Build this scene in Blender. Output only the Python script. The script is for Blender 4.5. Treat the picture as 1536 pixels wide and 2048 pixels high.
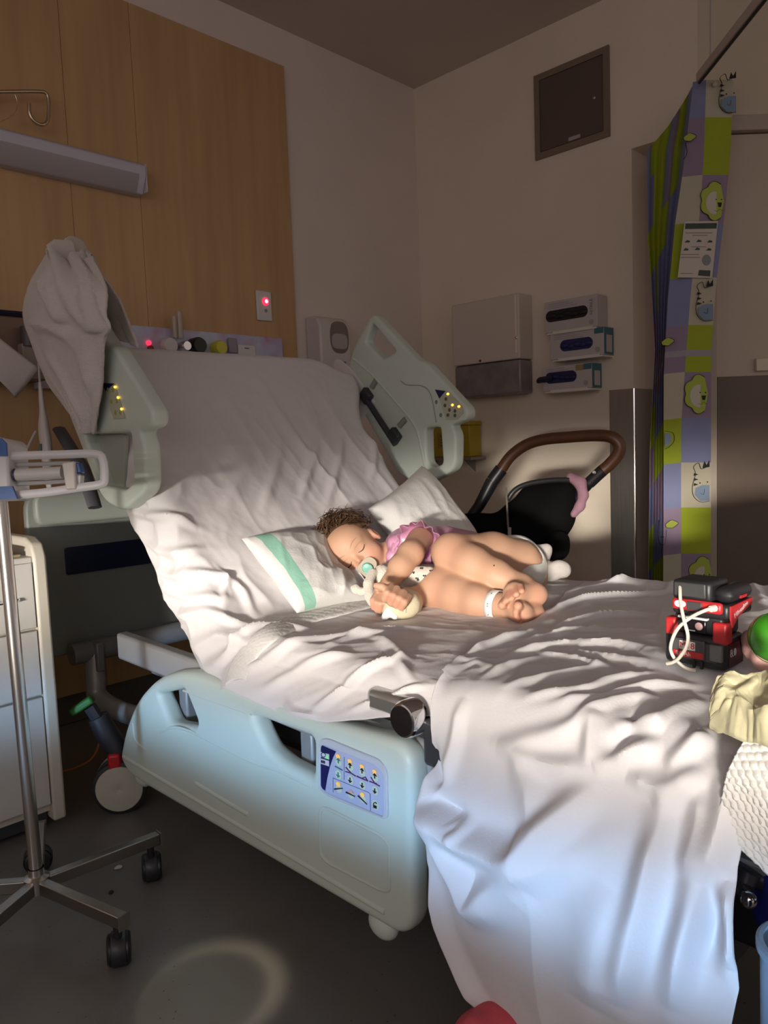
import bpy, bmesh, math, random
import numpy as np
from mathutils import Vector, Matrix
for o in list(bpy.data.objects): bpy.data.objects.remove(o)
SC = bpy.context.scene
COL = SC.collection
PI = math.pi
rnd = random.Random(7)

# ------------------------------------------------------------------ camera
# X runs along the head wall, Y from the camera to the head wall, Z up (metres)
F_PX = 1526.0
_d = np.array([0.0385, 1.0, 0.09]); _d /= np.linalg.norm(_d)
_fw = np.array([0, 0, 1.0]); _fw -= _fw @ _d * _d; _fw /= np.linalg.norm(_fw)
_rt = np.cross(_d, _fw)
_yaw = math.radians(44.417)
CM = np.array([math.cos(_yaw)*_fw + math.sin(_yaw)*_rt, -math.cos(_yaw)*_rt + math.sin(_yaw)*_fw, -_d])
CAMP = np.array([0, 0, 1.0])
CR = CM @ np.array([1., 0, 0]); CU = CM @ np.array([0, -1., 0]); CB = CM @ np.array([0, 0, -1.])
cam = bpy.data.cameras.new('camera'); camo = bpy.data.objects.new('camera', cam); COL.objects.link(camo)
cam.sensor_fit = 'VERTICAL'; cam.sensor_height = 36.0; cam.lens = F_PX/2048*36.0
cam.clip_start = 0.02
camo.matrix_world = Matrix(((CR[0], CU[0], CB[0], CAMP[0]), (CR[1], CU[1], CB[1], CAMP[1]), (CR[2], CU[2], CB[2], CAMP[2]), (0, 0, 0, 1)))
SC.camera = camo

# ------------------------------------------------------------------ world, lights, exposure
wd = bpy.data.worlds.new('room_ambience'); SC.world = wd; wd.use_nodes = True
bg = wd.node_tree.nodes['Background']
bg.inputs[0].default_value = (1.0, 0.84, 0.74, 1); bg.inputs[1].default_value = 0.385
SC.view_settings.view_transform = 'Standard'; SC.view_settings.look = 'None'
SC.view_settings.exposure = 0.0; SC.view_settings.gamma = 1.0
SC.view_settings.use_curve_mapping = False

def area(name, loc, target, sx, sy, power, col, spread=180):
    l = bpy.data.lights.new(name, 'AREA'); l.shape = 'RECTANGLE'; l.size = sx; l.size_y = sy
    l.energy = power; l.color = col; l.spread = math.radians(spread)
    o = bpy.data.objects.new(name, l); COL.objects.link(o); o.location = loc
    o.rotation_euler = (Vector(target) - Vector(loc)).to_track_quat('-Z', 'Y').to_euler()
    return o
# added strip lamps for assumed daylight under an unbuilt window blind, behind the camera to the left:
# narrow spreads shape bands, an assumed street part (whitish, nearly level) and sky part (bluish, falling)
area('assumed_window_daylight', (-2.0, -0.75, 0.84), (1.10, 1.05, 0.69), 2.6, 0.16, 4.9, (1.0, 0.93, 0.84), 9)
area('assumed_window_skylight', (-2.0, -0.75, 0.66), (0.90, 0.85, 0.40), 2.6, 0.10, 1.5, (0.38, 0.64, 1.0), 4.6)
# added fill lamp, lilac, as the glow of the assumed blind
area('assumed_blind_fill', (-2.1, -0.85, 1.9), (1.4, 1.2, 1.2), 2.6, 1.3, 15.0, (0.93, 0.86, 1.0), 180)

# added spot lamp, shaped to a bright-rimmed ring, stands in for a reflected floor glint
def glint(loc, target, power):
    l = bpy.data.lights.new('floor_glint_spot', 'SPOT'); l.energy = power; l.color = (1.0, 0.93, 0.72); l.spot_size = math.radians(24); l.spot_blend = .1; l.shadow_soft_size = .008
    o = bpy.data.objects.new('floor_glint_spot', l); COL.objects.link(o); o.location = loc
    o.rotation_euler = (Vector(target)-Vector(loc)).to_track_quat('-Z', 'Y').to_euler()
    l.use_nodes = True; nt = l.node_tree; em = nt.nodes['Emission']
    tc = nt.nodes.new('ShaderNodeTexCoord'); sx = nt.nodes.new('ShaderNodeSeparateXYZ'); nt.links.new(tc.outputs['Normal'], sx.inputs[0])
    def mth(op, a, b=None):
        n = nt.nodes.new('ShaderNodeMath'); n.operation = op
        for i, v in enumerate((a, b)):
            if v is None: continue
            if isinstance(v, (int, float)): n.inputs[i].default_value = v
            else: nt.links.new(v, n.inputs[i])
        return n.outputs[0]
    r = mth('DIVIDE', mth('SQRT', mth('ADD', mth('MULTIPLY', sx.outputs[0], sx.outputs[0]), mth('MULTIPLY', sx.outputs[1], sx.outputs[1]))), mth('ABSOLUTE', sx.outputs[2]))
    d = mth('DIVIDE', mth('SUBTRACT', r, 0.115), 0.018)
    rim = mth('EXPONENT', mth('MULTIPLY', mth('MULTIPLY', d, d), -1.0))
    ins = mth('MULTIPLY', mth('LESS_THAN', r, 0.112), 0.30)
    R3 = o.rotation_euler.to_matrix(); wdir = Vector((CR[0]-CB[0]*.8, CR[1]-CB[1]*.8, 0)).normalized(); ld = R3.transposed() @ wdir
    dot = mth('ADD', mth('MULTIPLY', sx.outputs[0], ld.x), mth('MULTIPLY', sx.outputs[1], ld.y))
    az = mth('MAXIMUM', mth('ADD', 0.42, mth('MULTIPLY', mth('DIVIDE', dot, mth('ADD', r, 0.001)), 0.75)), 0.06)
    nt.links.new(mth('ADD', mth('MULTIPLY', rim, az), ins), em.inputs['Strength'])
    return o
# ------------------------------------------------------------------ helpers: camera rays
def ray(x, y): return CM @ np.array([(x-768)/F_PX, (y-1024)/F_PX, 1.0])
def at(x, y, ax, val):
    r = ray(x, y); return CAMP + (val-CAMP[ax])/r[ax]*r
def atd(x, y, dep): return CAMP + dep*ray(x, y)
def atp(x, y, p0, n):
    r = ray(x, y); n = np.array(n); return CAMP + ((np.array(p0)-CAMP) @ n)/(r @ n)*r
def proj(P):
    c = (np.asarray(P)-CAMP) @ CM
    return np.stack([768+F_PX*c[..., 0]/c[..., 2], 1024+F_PX*c[..., 1]/c[..., 2]], -1)
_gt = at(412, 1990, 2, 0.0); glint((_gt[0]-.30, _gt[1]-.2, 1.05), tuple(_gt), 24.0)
# bed frame: u across (0 = outer face of the near side rail), v towards the head, z up
BA = math.radians(2.1)
BO = np.array([0.884, 0.92, 0]); BU = np.array([math.cos(BA), -math.sin(BA), 0]); BV = np.array([math.sin(BA), math.cos(BA), 0])
def B(u, v, z): return BO + u*BU + v*BV + np.array([0, 0, z])
def atu(x, y, u): return atp(x, y, BO+u*BU, BU)
def atv(x, y, v): return atp(x, y, BO+v*BV, BV)
def uvz(P):
    d = np.asarray(P)-BO; return d @ BU, d @ BV, np.asarray(P)[..., 2]

# ------------------------------------------------------------------ helpers: materials
MATS = {}
def mat(name, col, rough=0.6, metal=0.0, var=0.0, vscale=8.0, bump=0.0, bscale=60.0, spec=0.5, emit=None, estr=0.0,
        alpha=1.0, trans=0.0, sheen=0.0, sss=0.0, stretch=None, col2=None, coat=0.0):
    if name in MATS: return MATS[name]
    m = bpy.data.materials.new(name); m.use_nodes = True; nt = m.node_tree; b = nt.nodes['Principled BSDF']
    b.inputs['Base Color'].default_value = (*col, 1); b.inputs['Roughness'].default_value = rough
    b.inputs['Metallic'].default_value = metal; b.inputs['Specular IOR Level'].default_value = spec
    b.inputs['Alpha'].default_value = alpha; b.inputs['Transmission Weight'].default_value = trans
    b.inputs['Sheen Weight'].default_value = sheen; b.inputs['Coat Weight'].default_value = coat
    if sss: b.inputs['Subsurface Weight'].default_value = sss; b.inputs['Subsurface Radius'].default_value = (0.012, 0.005, 0.003); b.inputs['Subsurface Scale'].default_value = 1.0
    if emit: b.inputs['Emission Color'].default_value = (*emit, 1); b.inputs['Emission Strength'].default_value = estr
    tc = nt.nodes.new('ShaderNodeTexCoord'); vec = tc.outputs['Object']
    if stretch:
        mp = nt.nodes.new('ShaderNodeMapping'); mp.inputs['Scale'].default_value = stretch
        nt.links.new(vec, mp.inputs['Vector']); vec = mp.outputs['Vector']
    n = nt.nodes.new('ShaderNodeTexNoise'); n.inputs['Scale'].default_value = vscale; n.inputs['Detail'].default_value = 5
    nt.links.new(vec, n.inputs['Vector'])
    c2 = col2 or tuple(max(0, c*(1-var)) for c in col)
    mx = nt.nodes.new('ShaderNodeMix'); mx.data_type = 'RGBA'
    mx.inputs[6].default_value = (*col, 1); mx.inputs[7].default_value = (*c2, 1)
    rp = nt.nodes.new('ShaderNodeMapRange'); rp.inputs[1].default_value = 0.35; rp.inputs[2].default_value = 0.65
    nt.links.new(n.outputs['Fac'], rp.inputs[0]); nt.links.new(rp.outputs[0], mx.inputs[0])
    nt.links.new(mx.outputs[2], b.inputs['Base Color'])
    if bump:
        n2 = nt.nodes.new('ShaderNodeTexNoise'); n2.inputs['Scale'].default_value = bscale; n2.inputs['Detail'].default_value = 4
        nt.links.new(vec, n2.inputs['Vector'])
        bp = nt.nodes.new('ShaderNodeBump'); bp.inputs['Strength'].default_value = bump; bp.inputs['Distance'].default_value = 0.004
        nt.links.new(n2.outputs['Fac'], bp.inputs['Height']); nt.links.new(bp.outputs[0], b.inputs['Normal'])
    MATS[name] = m
    return m

# ------------------------------------------------------------------ helpers: objects
WLOC = {}
def wl(o): return WLOC.get(o.name, np.zeros(3)) if o else np.zeros(3)
def tag(o, label=None, cat=None, group=None, kind=None):
    if label: o['label'] = label
    if cat: o['category'] = cat
    if group: o['group'] = group
    if kind: o['kind'] = kind
    return o
def thing(name, label, cat, loc, group=None):
    o = bpy.data.objects.new(name, None); COL.objects.link(o); o.location = tuple(loc); o.empty_display_size = 0.05
    WLOC[o.name] = np.array(loc, float)
    return tag(o, label, cat, group)
def link_mesh(name, me, mats, parent=None, origin=None, bevel=0, solid=0, subd=0, smooth=True, sharp=40, soff=0.0, bseg=2):
    n = len(me.vertices)
    co = np.empty(n*3, np.float32); me.vertices.foreach_get('co', co); co = co.reshape(-1, 3)
    c = np.array(origin, float) if origin is not None else np.array([(co[:, 0].min()+co[:, 0].max())/2, (co[:, 1].min()+co[:, 1].max())/2, co[:, 2].min()], float)
    co = (co-c).astype(np.float32); me.vertices.foreach_set('co', co.ravel())
    for m in (mats if isinstance(mats, (list, tuple)) else [mats]): me.materials.append(m)
    o = bpy.data.objects.new(name, me); COL.objects.link(o)
    if smooth:
        me.polygons.foreach_set('use_smooth', np.ones(len(me.polygons), bool))
        if sharp: me.set_sharp_from_angle(angle=math.radians(sharp))
    WLOC[o.name] = c
    o.location = tuple(c-wl(parent)) if parent else tuple(c)
    if parent: o.parent = parent
    if solid:
        s = o.modifiers.new('thickness', 'SOLIDIFY'); s.thickness = solid; s.offset = soff
    if bevel:
        b = o.modifiers.new('bevel', 'BEVEL'); b.width = bevel; b.segments = bseg; b.limit_method = 'ANGLE'; b.angle_limit = math.radians(35)
    if subd:
        s = o.modifiers.new('subdivision', 'SUBSURF'); s.levels = subd; s.render_levels = subd
    me.update()
    return o
def pydata(name, V, F, mats, parent=None, mi=None, **k):
    me = bpy.data.meshes.new(name); me.from_pydata([tuple(map(float, v)) for v in V], [], F)
    if mi is not None: me.polygons.foreach_set('material_index', np.array(mi, np.int32))
    me.update()
    return link_mesh(name, me, mats, parent, **k)
def smooth_path(pts, n=8, closed=False):
    P = [np.array(p, float) for p in pts]; out = []
    m = len(P)
    for i in range(m if closed else m-1):
        if closed: p0, p1, p2, p3 = P[i-1], P[i], P[(i+1) % m], P[(i+2) % m]
        else: p0, p1, p2, p3 = P[max(i-1, 0)], P[i], P[i+1], P[min(i+2, m-1)]
        for k in range(n):
            t = k/n; out.append(.5*((2*p1)+(-p0+p2)*t+(2*p0-5*p1+4*p2-p3)*t*t+(-p0+3*p1-3*p2+p3)*t**3))
    if not closed: out.append(P[-1])
    return out
class MB:
    def __init__(s): s.V = []; s.F = []; s.M = []; s.mi = 0
    def add(s, V, F):
        b = len(s.V); s.V += [np.array(v, float) for v in V]; s.F += [tuple(b+i for i in f) for f in F]; s.M += [s.mi]*len(F); return s
    def box(s, c, size, ax=None):
        """ax: three unit vectors (rows)"""
        c = np.array(c, float); A = np.eye(3) if ax is None else np.array(ax, float); h = np.array(size)/2
        V = [c+A[0]*x*h[0]+A[1]*y*h[1]+A[2]*z*h[2] for x in (-1, 1) for y in (-1, 1) for z in (-1, 1)]
        F = [(0, 1, 3, 2), (4, 6, 7, 5), (0, 4, 5, 1), (2, 3, 7, 6), (0, 2, 6, 4), (1, 5, 7, 3)]
        if np.linalg.det(A) < 0: F = [f[::-1] for f in F]
        return s.add(V, F)
    def mm(s, a, b): 
        a = np.minimum(a, b)*1.0+0*np.array(b); return s
    def boxmm(s, a, b):
        a = np.array(a, float); b = np.array(b, float); return s.box((a+b)/2, np.abs(b-a))
    def tube(s, pts, r, n=10, caps=True, flat=None, closed=False):
        P = [np.array(p, float) for p in pts]; m = len(P)
        R = [r]*m if np.isscalar(r) else list(r)
        if len(R) != m: R = list(np.interp(np.linspace(0, 1, m), np.linspace(0, 1, len(R)), R))
        T = []
        for i in range(m):
            a = P[(i+1) % m] if closed else P[min(i+1, m-1)]; b = P[i-1] if closed else P[max(i-1, 0)]
            t = a-b; T.append(t/(np.linalg.norm(t)+1e-12))
        up = np.array([0, 0, 1.]) if abs(T[0][2]) < .9 else np.array([1., 0, 0])
        N = np.cross(T[0], up); N /= np.linalg.norm(N); V = []; F = []
        for i in range(m):
            N = N-(N @ T[i])*T[i]; N /= np.linalg.norm(N)+1e-12; Bn = np.cross(T[i], N)
            for k in range(n):
                a = 2*PI*k/n; V.append(P[i]+R[i]*(math.cos(a)*N+math.sin(a)*Bn*(flat or 1)))
        for i in range(m if closed else m-1):
            j = (i+1) % m
            for k in range(n): F.append((i*n+k, i*n+(k+1) % n, j*n+(k+1) % n, j*n+k))
        if caps and not closed: F += [tuple(range(n))[::-1], tuple((m-1)*n+k for k in range(n))]
        return s.add(V, F)
    def cyl(s, a, b, r, r2=None, n=24): return s.tube([a, b], [r, r if r2 is None else r2], n)
    def lathe(s, c, axis, prof, n=28):
        c = np.array(c, float); a = np.array(axis, float); a /= np.linalg.norm(a)
        u = np.cross(a, [0, 0, 1.] if abs(a[2]) < .9 else [1., 0, 0]); u /= np.linalg.norm(u); w = np.cross(a, u); V = []; F = []
        for (r, h) in prof:
            for k in range(n):
                t = 2*PI*k/n; V.append(c+a*h+max(r, 1e-5)*(math.cos(t)*u+math.sin(t)*w))
        for i in range(len(prof)-1):
            for k in range(n): F.append((i*n+k, i*n+(k+1) % n, (i+1)*n+(k+1) % n, (i+1)*n+k))
        return s.add(V, F)
    def ell(s, c, r, ax=None, nu=20, nv=12):
        A = np.eye(3) if ax is None else np.array(ax, float); c = np.array(c, float); r = (r,)*3 if np.isscalar(r) else r; V = []; F = []
        for j in range(nv+1):
            ph = -PI/2+PI*j/nv
            for i in range(nu):
                th = 2*PI*i/nu; V.append(c+A[0]*r[0]*math.cos(ph)*math.cos(th)+A[1]*r[1]*math.cos(ph)*math.sin(th)+A[2]*r[2]*math.sin(ph))
        for j in range(nv):
            for i in range(nu): F.append((j*nu+i, j*nu+(i+1) % nu, (j+1)*nu+(i+1) % nu, (j+1)*nu+i))
        return s.add(V, F)
    def prism(s, poly, dirv):
        """poly: list of 3d points (planar), extruded along dirv"""
        P = [np.array(p, float) for p in poly]; m = len(P); d = np.array(dirv, float)
        F = [tuple(range(m))[::-1], tuple(m+i for i in range(m))]+[(i, (i+1) % m, m+(i+1) % m, m+i) for i in range(m)]
        return s.add(P+[p+d for p in P], F)
    def build(s, name, mats, parent=None, **k):
        me = bpy.data.meshes.new(name); me.from_pydata([tuple(map(float, v)) for v in s.V], [], s.F)
        me.polygons.foreach_set('material_index', np.array(s.M, np.int32)); me.update()
        bm = bmesh.new(); bm.from_mesh(me); bmesh.ops.recalc_face_normals(bm, faces=bm.faces); bm.to_mesh(me); bm.free()
        return link_mesh(name, me, mats, parent, **k)
def roundpoly(pts, r, seg=4):
    """2d polygon with rounded corners; r scalar or list"""
    P = [np.array(p, float) for p in pts]; m = len(P); out = []
    R = [r]*m if np.isscalar(r) else r
    for i in range(m):
        a, b, c = P[i-1], P[i], P[(i+1) % m]
        da = a-b; dc = c-b; la = np.linalg.norm(da); lc = np.linalg.norm(dc)
        q = min(R[i], la*.48, lc*.48)
        if q < 1e-6: out.append(b); continue
        p0 = b+da/la*q; p2 = b+dc/lc*q
        for k in range(seg+1):
            t = k/seg; out.append((1-t)**2*p0+2*t*(1-t)*b+t*t*p2)
    return out
def plate(name, loops, frame, thick, bev, mats, parent=None, **k):
    """2d outline with holes -> rounded plate. frame = (origin, ex, ey, ez); plate spans ez*[-thick/2, thick/2]"""
    cu = bpy.data.curves.new(name, 'CURVE'); cu.dimensions = '2D'; cu.fill_mode = 'BOTH'
    cu.extrude = max(thick/2-bev, 0); cu.bevel_depth = bev; cu.bevel_resolution = 3; cu.offset = -bev
    for lp in loops:
        sp = cu.splines.new('POLY'); sp.points.add(len(lp)-1); sp.use_cyclic_u = True
        for i, p in enumerate(lp): sp.points[i].co = (p[0], p[1], 0, 1)
    ob = bpy.data.objects.new(name+'_tmp', cu); COL.objects.link(ob)
    dg = bpy.context.evaluated_depsgraph_get(); me = bpy.data.meshes.new_from_object(ob.evaluated_get(dg)); bpy.data.objects.remove(ob); bpy.data.curves.remove(cu)
    o, ex, ey, ez = [np.array(q, float) for q in frame]
    co = np.empty(len(me.vertices)*3, np.float32); me.vertices.foreach_get('co', co); co = co.reshape(-1, 3)
    W = o+co[:, :1]*ex+co[:, 1:2]*ey+co[:, 2:3]*ez
    me.vertices.foreach_set('co', W.astype(np.float32).ravel())
    bm = bmesh.new(); bm.from_mesh(me); bmesh.ops.remove_doubles(bm, verts=bm.verts, dist=1e-5); bmesh.ops.recalc_face_normals(bm, faces=bm.faces); bm.to_mesh(me); bm.free()
    me.materials.clear(); me.name = name
    return link_mesh(name, me, mats, parent, **k)
def text(name, body, size, frame, m, parent, depth=0.0006, align='CENTER'):
    cu = bpy.data.curves.new(name, 'FONT'); cu.body = body; cu.size = size; cu.align_x = align; cu.align_y = 'CENTER'; cu.extrude = depth; cu.resolution_u = 3
    ob = bpy.data.objects.new(name+'_tmp', cu); COL.objects.link(ob)
    dg = bpy.context.evaluated_depsgraph_get(); me = bpy.data.meshes.new_from_object(ob.evaluated_get(dg)); bpy.data.objects.remove(ob); bpy.data.curves.remove(cu)
    o, ex, ey, ez = [np.array(q, float) for q in frame]
    co = np.empty(len(me.vertices)*3, np.float32); me.vertices.foreach_get('co', co); co = co.reshape(-1, 3)
    me.vertices.foreach_set('co', (o+co[:, :1]*ex+co[:, 1:2]*ey+co[:, 2:3]*ez).astype(np.float32).ravel())
    me.materials.clear()
    return link_mesh(name, me, m, parent, smooth=False)
# ---- noise
def _hash(ix, iy, seed):
    h = (ix.astype(np.int64)*374761393+iy.astype(np.int64)*668265263+seed*1442695041) & 0x7fffffff
    h = ((h ^ (h >> 13))*1274126177) & 0x7fffffff
    return ((h ^ (h >> 16)) & 0xffff)/65535.0
def vnoise(x, y, seed=0):
    x = np.asarray(x, float); y = np.asarray(y, float)
    ix = np.floor(x); iy = np.floor(y); fx = x-ix; fy = y-iy
    fx = fx*fx*fx*(fx*(fx*6-15)+10); fy = fy*fy*fy*(fy*(fy*6-15)+10)
    a = _hash(ix, iy, seed); b = _hash(ix+1, iy, seed); c = _hash(ix, iy+1, seed); d = _hash(ix+1, iy+1, seed)
    return (a*(1-fx)+b*fx)*(1-fy)+(c*(1-fx)+d*fx)*fy
def ridged(x, y, seed=0, oct=3):
    s = 0; amp = 1; tot = 0
    for o in range(oct):
        n = 1-np.abs(2*vnoise(x*2**o, y*2**o, seed+o*17)-1); s = s+amp*n*n; tot += amp; amp *= .5
    return s/tot
def fbm(x, y, seed=0, oct=3):
    s = 0; amp = 1; tot = 0
    for o in range(oct): s = s+amp*(vnoise(x*2**o, y*2**o, seed+o*31)-.5); tot += amp; amp *= .5
    return s/tot
def normals_grid(P):
    du = np.gradient(P, axis=0); dv = np.gradient(P, axis=1); N = np.cross(du, dv)
    return N/(np.linalg.norm(N, axis=-1, keepdims=True)+1e-12)
def folds(P, par, strokes, N=None):
    """raise creases along strokes. stroke = (image points marking the crease, width m, height m);
    points are first carried to the cloth's own parameter plane"""
    if N is None: N = normals_grid(P)
    pix = proj(P); D = np.zeros(P.shape[:2])
    for (pts, w, h) in strokes:
        q = []
        for p in pts:
            d2 = ((pix-np.array(p))**2).sum(-1); i = np.unravel_index(np.argmin(d2), d2.shape); q.append(par[i])
        q = [np.array(a) for a in smooth_path(q, 5)] if len(q) > 2 else q
        best = np.full(D.shape, 1e9); bt = np.zeros(D.shape); L = [0]
        for a, b in zip(q[:-1], q[1:]): L.append(L[-1]+np.linalg.norm(b-a))
        for k, (a, b) in enumerate(zip(q[:-1], q[1:])):
            ab = b-a; l2 = ab @ ab+1e-12
            t = np.clip(((par-a) @ ab)/l2, 0, 1); d = np.linalg.norm(par-(a+t[..., None]*ab), axis=-1)
            m = d < best; best[m] = d[m]; bt[m] = (L[k]+t*(L[k+1]-L[k]))[m]
        tt = bt/(L[-1]+1e-9); tap = np.clip(np.sin(np.clip(tt, 0.03, .97)*PI)*1.5, 0, 1)
        x = best/w
        D += h*tap*((1-.35*x*x)*np.exp(-.55*x*x)*.85+.15*np.exp(-2.0*x))
    return P+N*D[..., None]
def gridmesh(name, P, mats, parent=None, mi=None, closed_u=False, **k):
    nu, nv = P.shape[:2]
    i, j = np.meshgrid(np.arange(nu if closed_u else nu-1), np.arange(nv-1), indexing='ij')
    i2 = (i+1) % nu
    Q = np.stack([i*nv+j, i2*nv+j, i2*nv+j+1, i*nv+j+1], -1).reshape(-1, 4)
    me = bpy.data.meshes.new(name); me.vertices.add(nu*nv); me.vertices.foreach_set('co', P.reshape(-1, 3).astype(np.float32).ravel())
    nf = len(Q); me.loops.add(nf*4); me.polygons.add(nf)
    me.loops.foreach_set('vertex_index', Q.astype(np.int32).ravel()); me.polygons.foreach_set('loop_start', np.arange(0, nf*4, 4, dtype=np.int32))
    if mi is not None: me.polygons.foreach_set('material_index', np.array(mi, np.int32).ravel())
    me.update(calc_edges=True); me.validate()
    return link_mesh(name, me, mats, parent, **k)
# ---- signed distance modelling
class SDF:
    def __init__(s, lo, hi, h):
        s.lo = np.array(lo, float); s.h = h; s.n = np.ceil((np.array(hi)-s.lo)/h).astype(int)+1; s.g = np.full(s.n, 0.25, np.float32)
    def _win(s, lo, hi, pad):
        a = np.maximum(np.floor((np.minimum(lo, hi)-pad-s.lo)/s.h).astype(int), 0); b = np.minimum(np.ceil((np.maximum(lo, hi)+pad-s.lo)/s.h).astype(int)+1, s.n)
        if (b <= a).any(): return None
        X = [s.lo[i]+s.h*np.arange(a[i], b[i]) for i in range(3)]
        return tuple(slice(a[i], b[i]) for i in range(3)), X
    def _mix(s, sl, d, k, op):
        g = s.g[sl]
        if op == 'sub': d = -d
        if k <= 0: r = np.minimum(g, d) if op == 'add' else np.maximum(g, d)
        elif op == 'add':
            hh = np.clip(.5+.5*(g-d)/k, 0, 1); r = g*(1-hh)+d*hh-k*hh*(1-hh)
        else:
            hh = np.clip(.5-.5*(g-d)/k, 0, 1); r = g*(1-hh)+d*hh+k*hh*(1-hh)
        s.g[sl] = r
    def cap(s, a, b, ra, rb=None, k=.012, op='add'):
        a = np.array(a, float); b = np.array(b, float); rb = ra if rb is None else rb; R = max(ra, rb)
        w = s._win(np.minimum(a, b)-R, np.maximum(a, b)+R, k+4*s.h+.02)
        if w is None: return s
        sl, X = w; ab = b-a; l2 = ab @ ab+1e-12
        dx = X[0][:, None, None]-a[0]; dy = X[1][None, :, None]-a[1]; dz = X[2][None, None, :]-a[2]
        t = np.clip((dx*ab[0]+dy*ab[1]+dz*ab[2])/l2, 0, 1)
        d = np.sqrt((dx-t*ab[0])**2+(dy-t*ab[1])**2+(dz-t*ab[2])**2)-(ra+(rb-ra)*t)
        s._mix(sl, d.astype(np.float32), k, op); return s
    def chain(s, pts, k=.012):
        for (a, ra), (b, rb) in zip(pts[:-1], pts[1:]): s.cap(a, b, ra, rb, k)
        return s
    def ell(s, c, r, A=None, k=.012, op='add'):
        c = np.array(c, float); r = np.array((r,)*3 if np.isscalar(r) else r, float); A = np.eye(3) if A is None else np.array(A)
        R = r.max(); w = s._win(c-R, c+R, k+4*s.h+.02)
        if w is None: return s
        sl, X = w
        dx = X[0][:, None, None]-c[0]; dy = X[1][None, :, None]-c[1]; dz = X[2][None, None, :]-c[2]
        q = [(dx*A[i][0]+dy*A[i][1]+dz*A[i][2])/r[i] for i in range(3)]
        k0 = np.sqrt(q[0]**2+q[1]**2+q[2]**2); k1 = np.sqrt((q[0]/r[0])**2+(q[1]/r[1])**2+(q[2]/r[2])**2)+1e-9
        d = k0*(k0-1)/k1
        d = np.where(k0 < .05, -r.min(), d)
        s._mix(sl, d.astype(np.float32), k, op); return s
    def val(s, p):
        q = (np.array(p)-s.lo)/s.h; i = np.clip(np.floor(q).astype(int), 0, s.n-2); f = q-i; r = 0
        for a in (0, 1):
            for b in (0, 1):
                for c in (0, 1): r += s.g[i[0]+a, i[1]+b, i[2]+c]*(f[0] if a else 1-f[0])*(f[1] if b else 1-f[1])*(f[2] if c else 1-f[2])
        return float(r)
    def hit(s, p, dirv, tmax=.2):
        """march from p along dirv to the surface"""
        p = np.array(p, float); dirv = np.array(dirv, float)/np.linalg.norm(dirv); t = 0
        while t < tmax:
            v = s.val(p+t*dirv)
            if v < 2e-4: return p+t*dirv
            t += min(max(v*.7, 3e-4), .004)
        return p+t*dirv
    def mesh(s, name, mats, parent=None, subd=0, smoothit=1, **k):
        g = s.g; n = g.shape; neg = g < 0
        c = np.zeros((n[0]-1, n[1]-1, n[2]-1), np.int8)
        for a in (0, 1):
            for b in (0, 1):
                for d in (0, 1): c += neg[a:n[0]-1+a, b:n[1]-1+b, d:n[2]-1+d]
        act = (c > 0) & (c < 8); idx = -np.ones(act.shape, np.int64); I = np.argwhere(act); idx[act] = np.arange(len(I))
        S = np.zeros((len(I), 3)); W = np.zeros(len(I))
        cor = [(a, b, d) for a in (0, 1) for b in (0, 1) for d in (0, 1)]
        vals = {q: g[I[:, 0]+q[0], I[:, 1]+q[1], I[:, 2]+q[2]] for q in cor}
        for q in cor:
            for ax in range(3):
                if q[ax] == 0:
                    q2 = tuple(q[i]+(i == ax) for i in range(3)); va, vb = vals[q], vals[q2]; m = (va < 0) != (vb < 0)
                    t = np.where(m, va/np.where(m, va-vb, 1), 0); P = np.tile(np.array(q, float), (len(I), 1)); P[:, ax] += t
                    S += P*m[:, None]; W += m
        V = s.lo+s.h*(I+S/W[:, None]); Fs = []
        for ax in range(3):
            o1, o2 = [(1, 2), (2, 0), (0, 1)][ax]
            sl0 = [slice(1, -1)]*3; sl0[ax] = slice(0, n[ax]-1)
            sl1 = list(sl0); sl1[ax] = slice(1, n[ax])
            A = neg[tuple(sl0)]; Bm = neg[tuple(sl1)]
            E = np.argwhere(A != Bm)
            if not len(E): continue
            fl = A[E[:, 0], E[:, 1], E[:, 2]]
            E = E.copy()
            for i in range(3):
                if i != ax: E[:, i] += 1
            def nb(a, b):
                q = E.copy(); q[:, o1] -= a; q[:, o2] -= b; return idx[q[:, 0], q[:, 1], q[:, 2]]
            Q = np.stack([nb(1, 1), nb(0, 1), nb(0, 0), nb(1, 0)], -1)
            Q[~fl] = Q[~fl][:, ::-1]; Fs.append(Q)
        Q = np.concatenate(Fs); Q = Q[(Q >= 0).all(1)]
        for _ in range(smoothit):
            acc = np.zeros_like(V); cnt = np.zeros(len(V))
            for a in range(4):
                b = (a+1) % 4
                np.add.at(acc, Q[:, a], V[Q[:, b]]); np.add.at(acc, Q[:, b], V[Q[:, a]]); np.add.at(cnt, Q[:, a], 1); np.add.at(cnt, Q[:, b], 1)
            V = V*.5+.5*acc/np.maximum(cnt, 1)[:, None]
        me = bpy.data.meshes.new(name); me.vertices.add(len(V)); me.vertices.foreach_set('co', V.astype(np.float32).ravel())
        nf = len(Q); me.loops.add(nf*4); me.polygons.add(nf); me.loops.foreach_set('vertex_index', Q.astype(np.int32).ravel()); me.polygons.foreach_set('loop_start', np.arange(0, nf*4, 4, dtype=np.int32))
        me.update(calc_edges=True); me.validate()
        s.V = V; s.Q = Q
        return link_mesh(name, me, mats, parent, sharp=0, **k)
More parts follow.
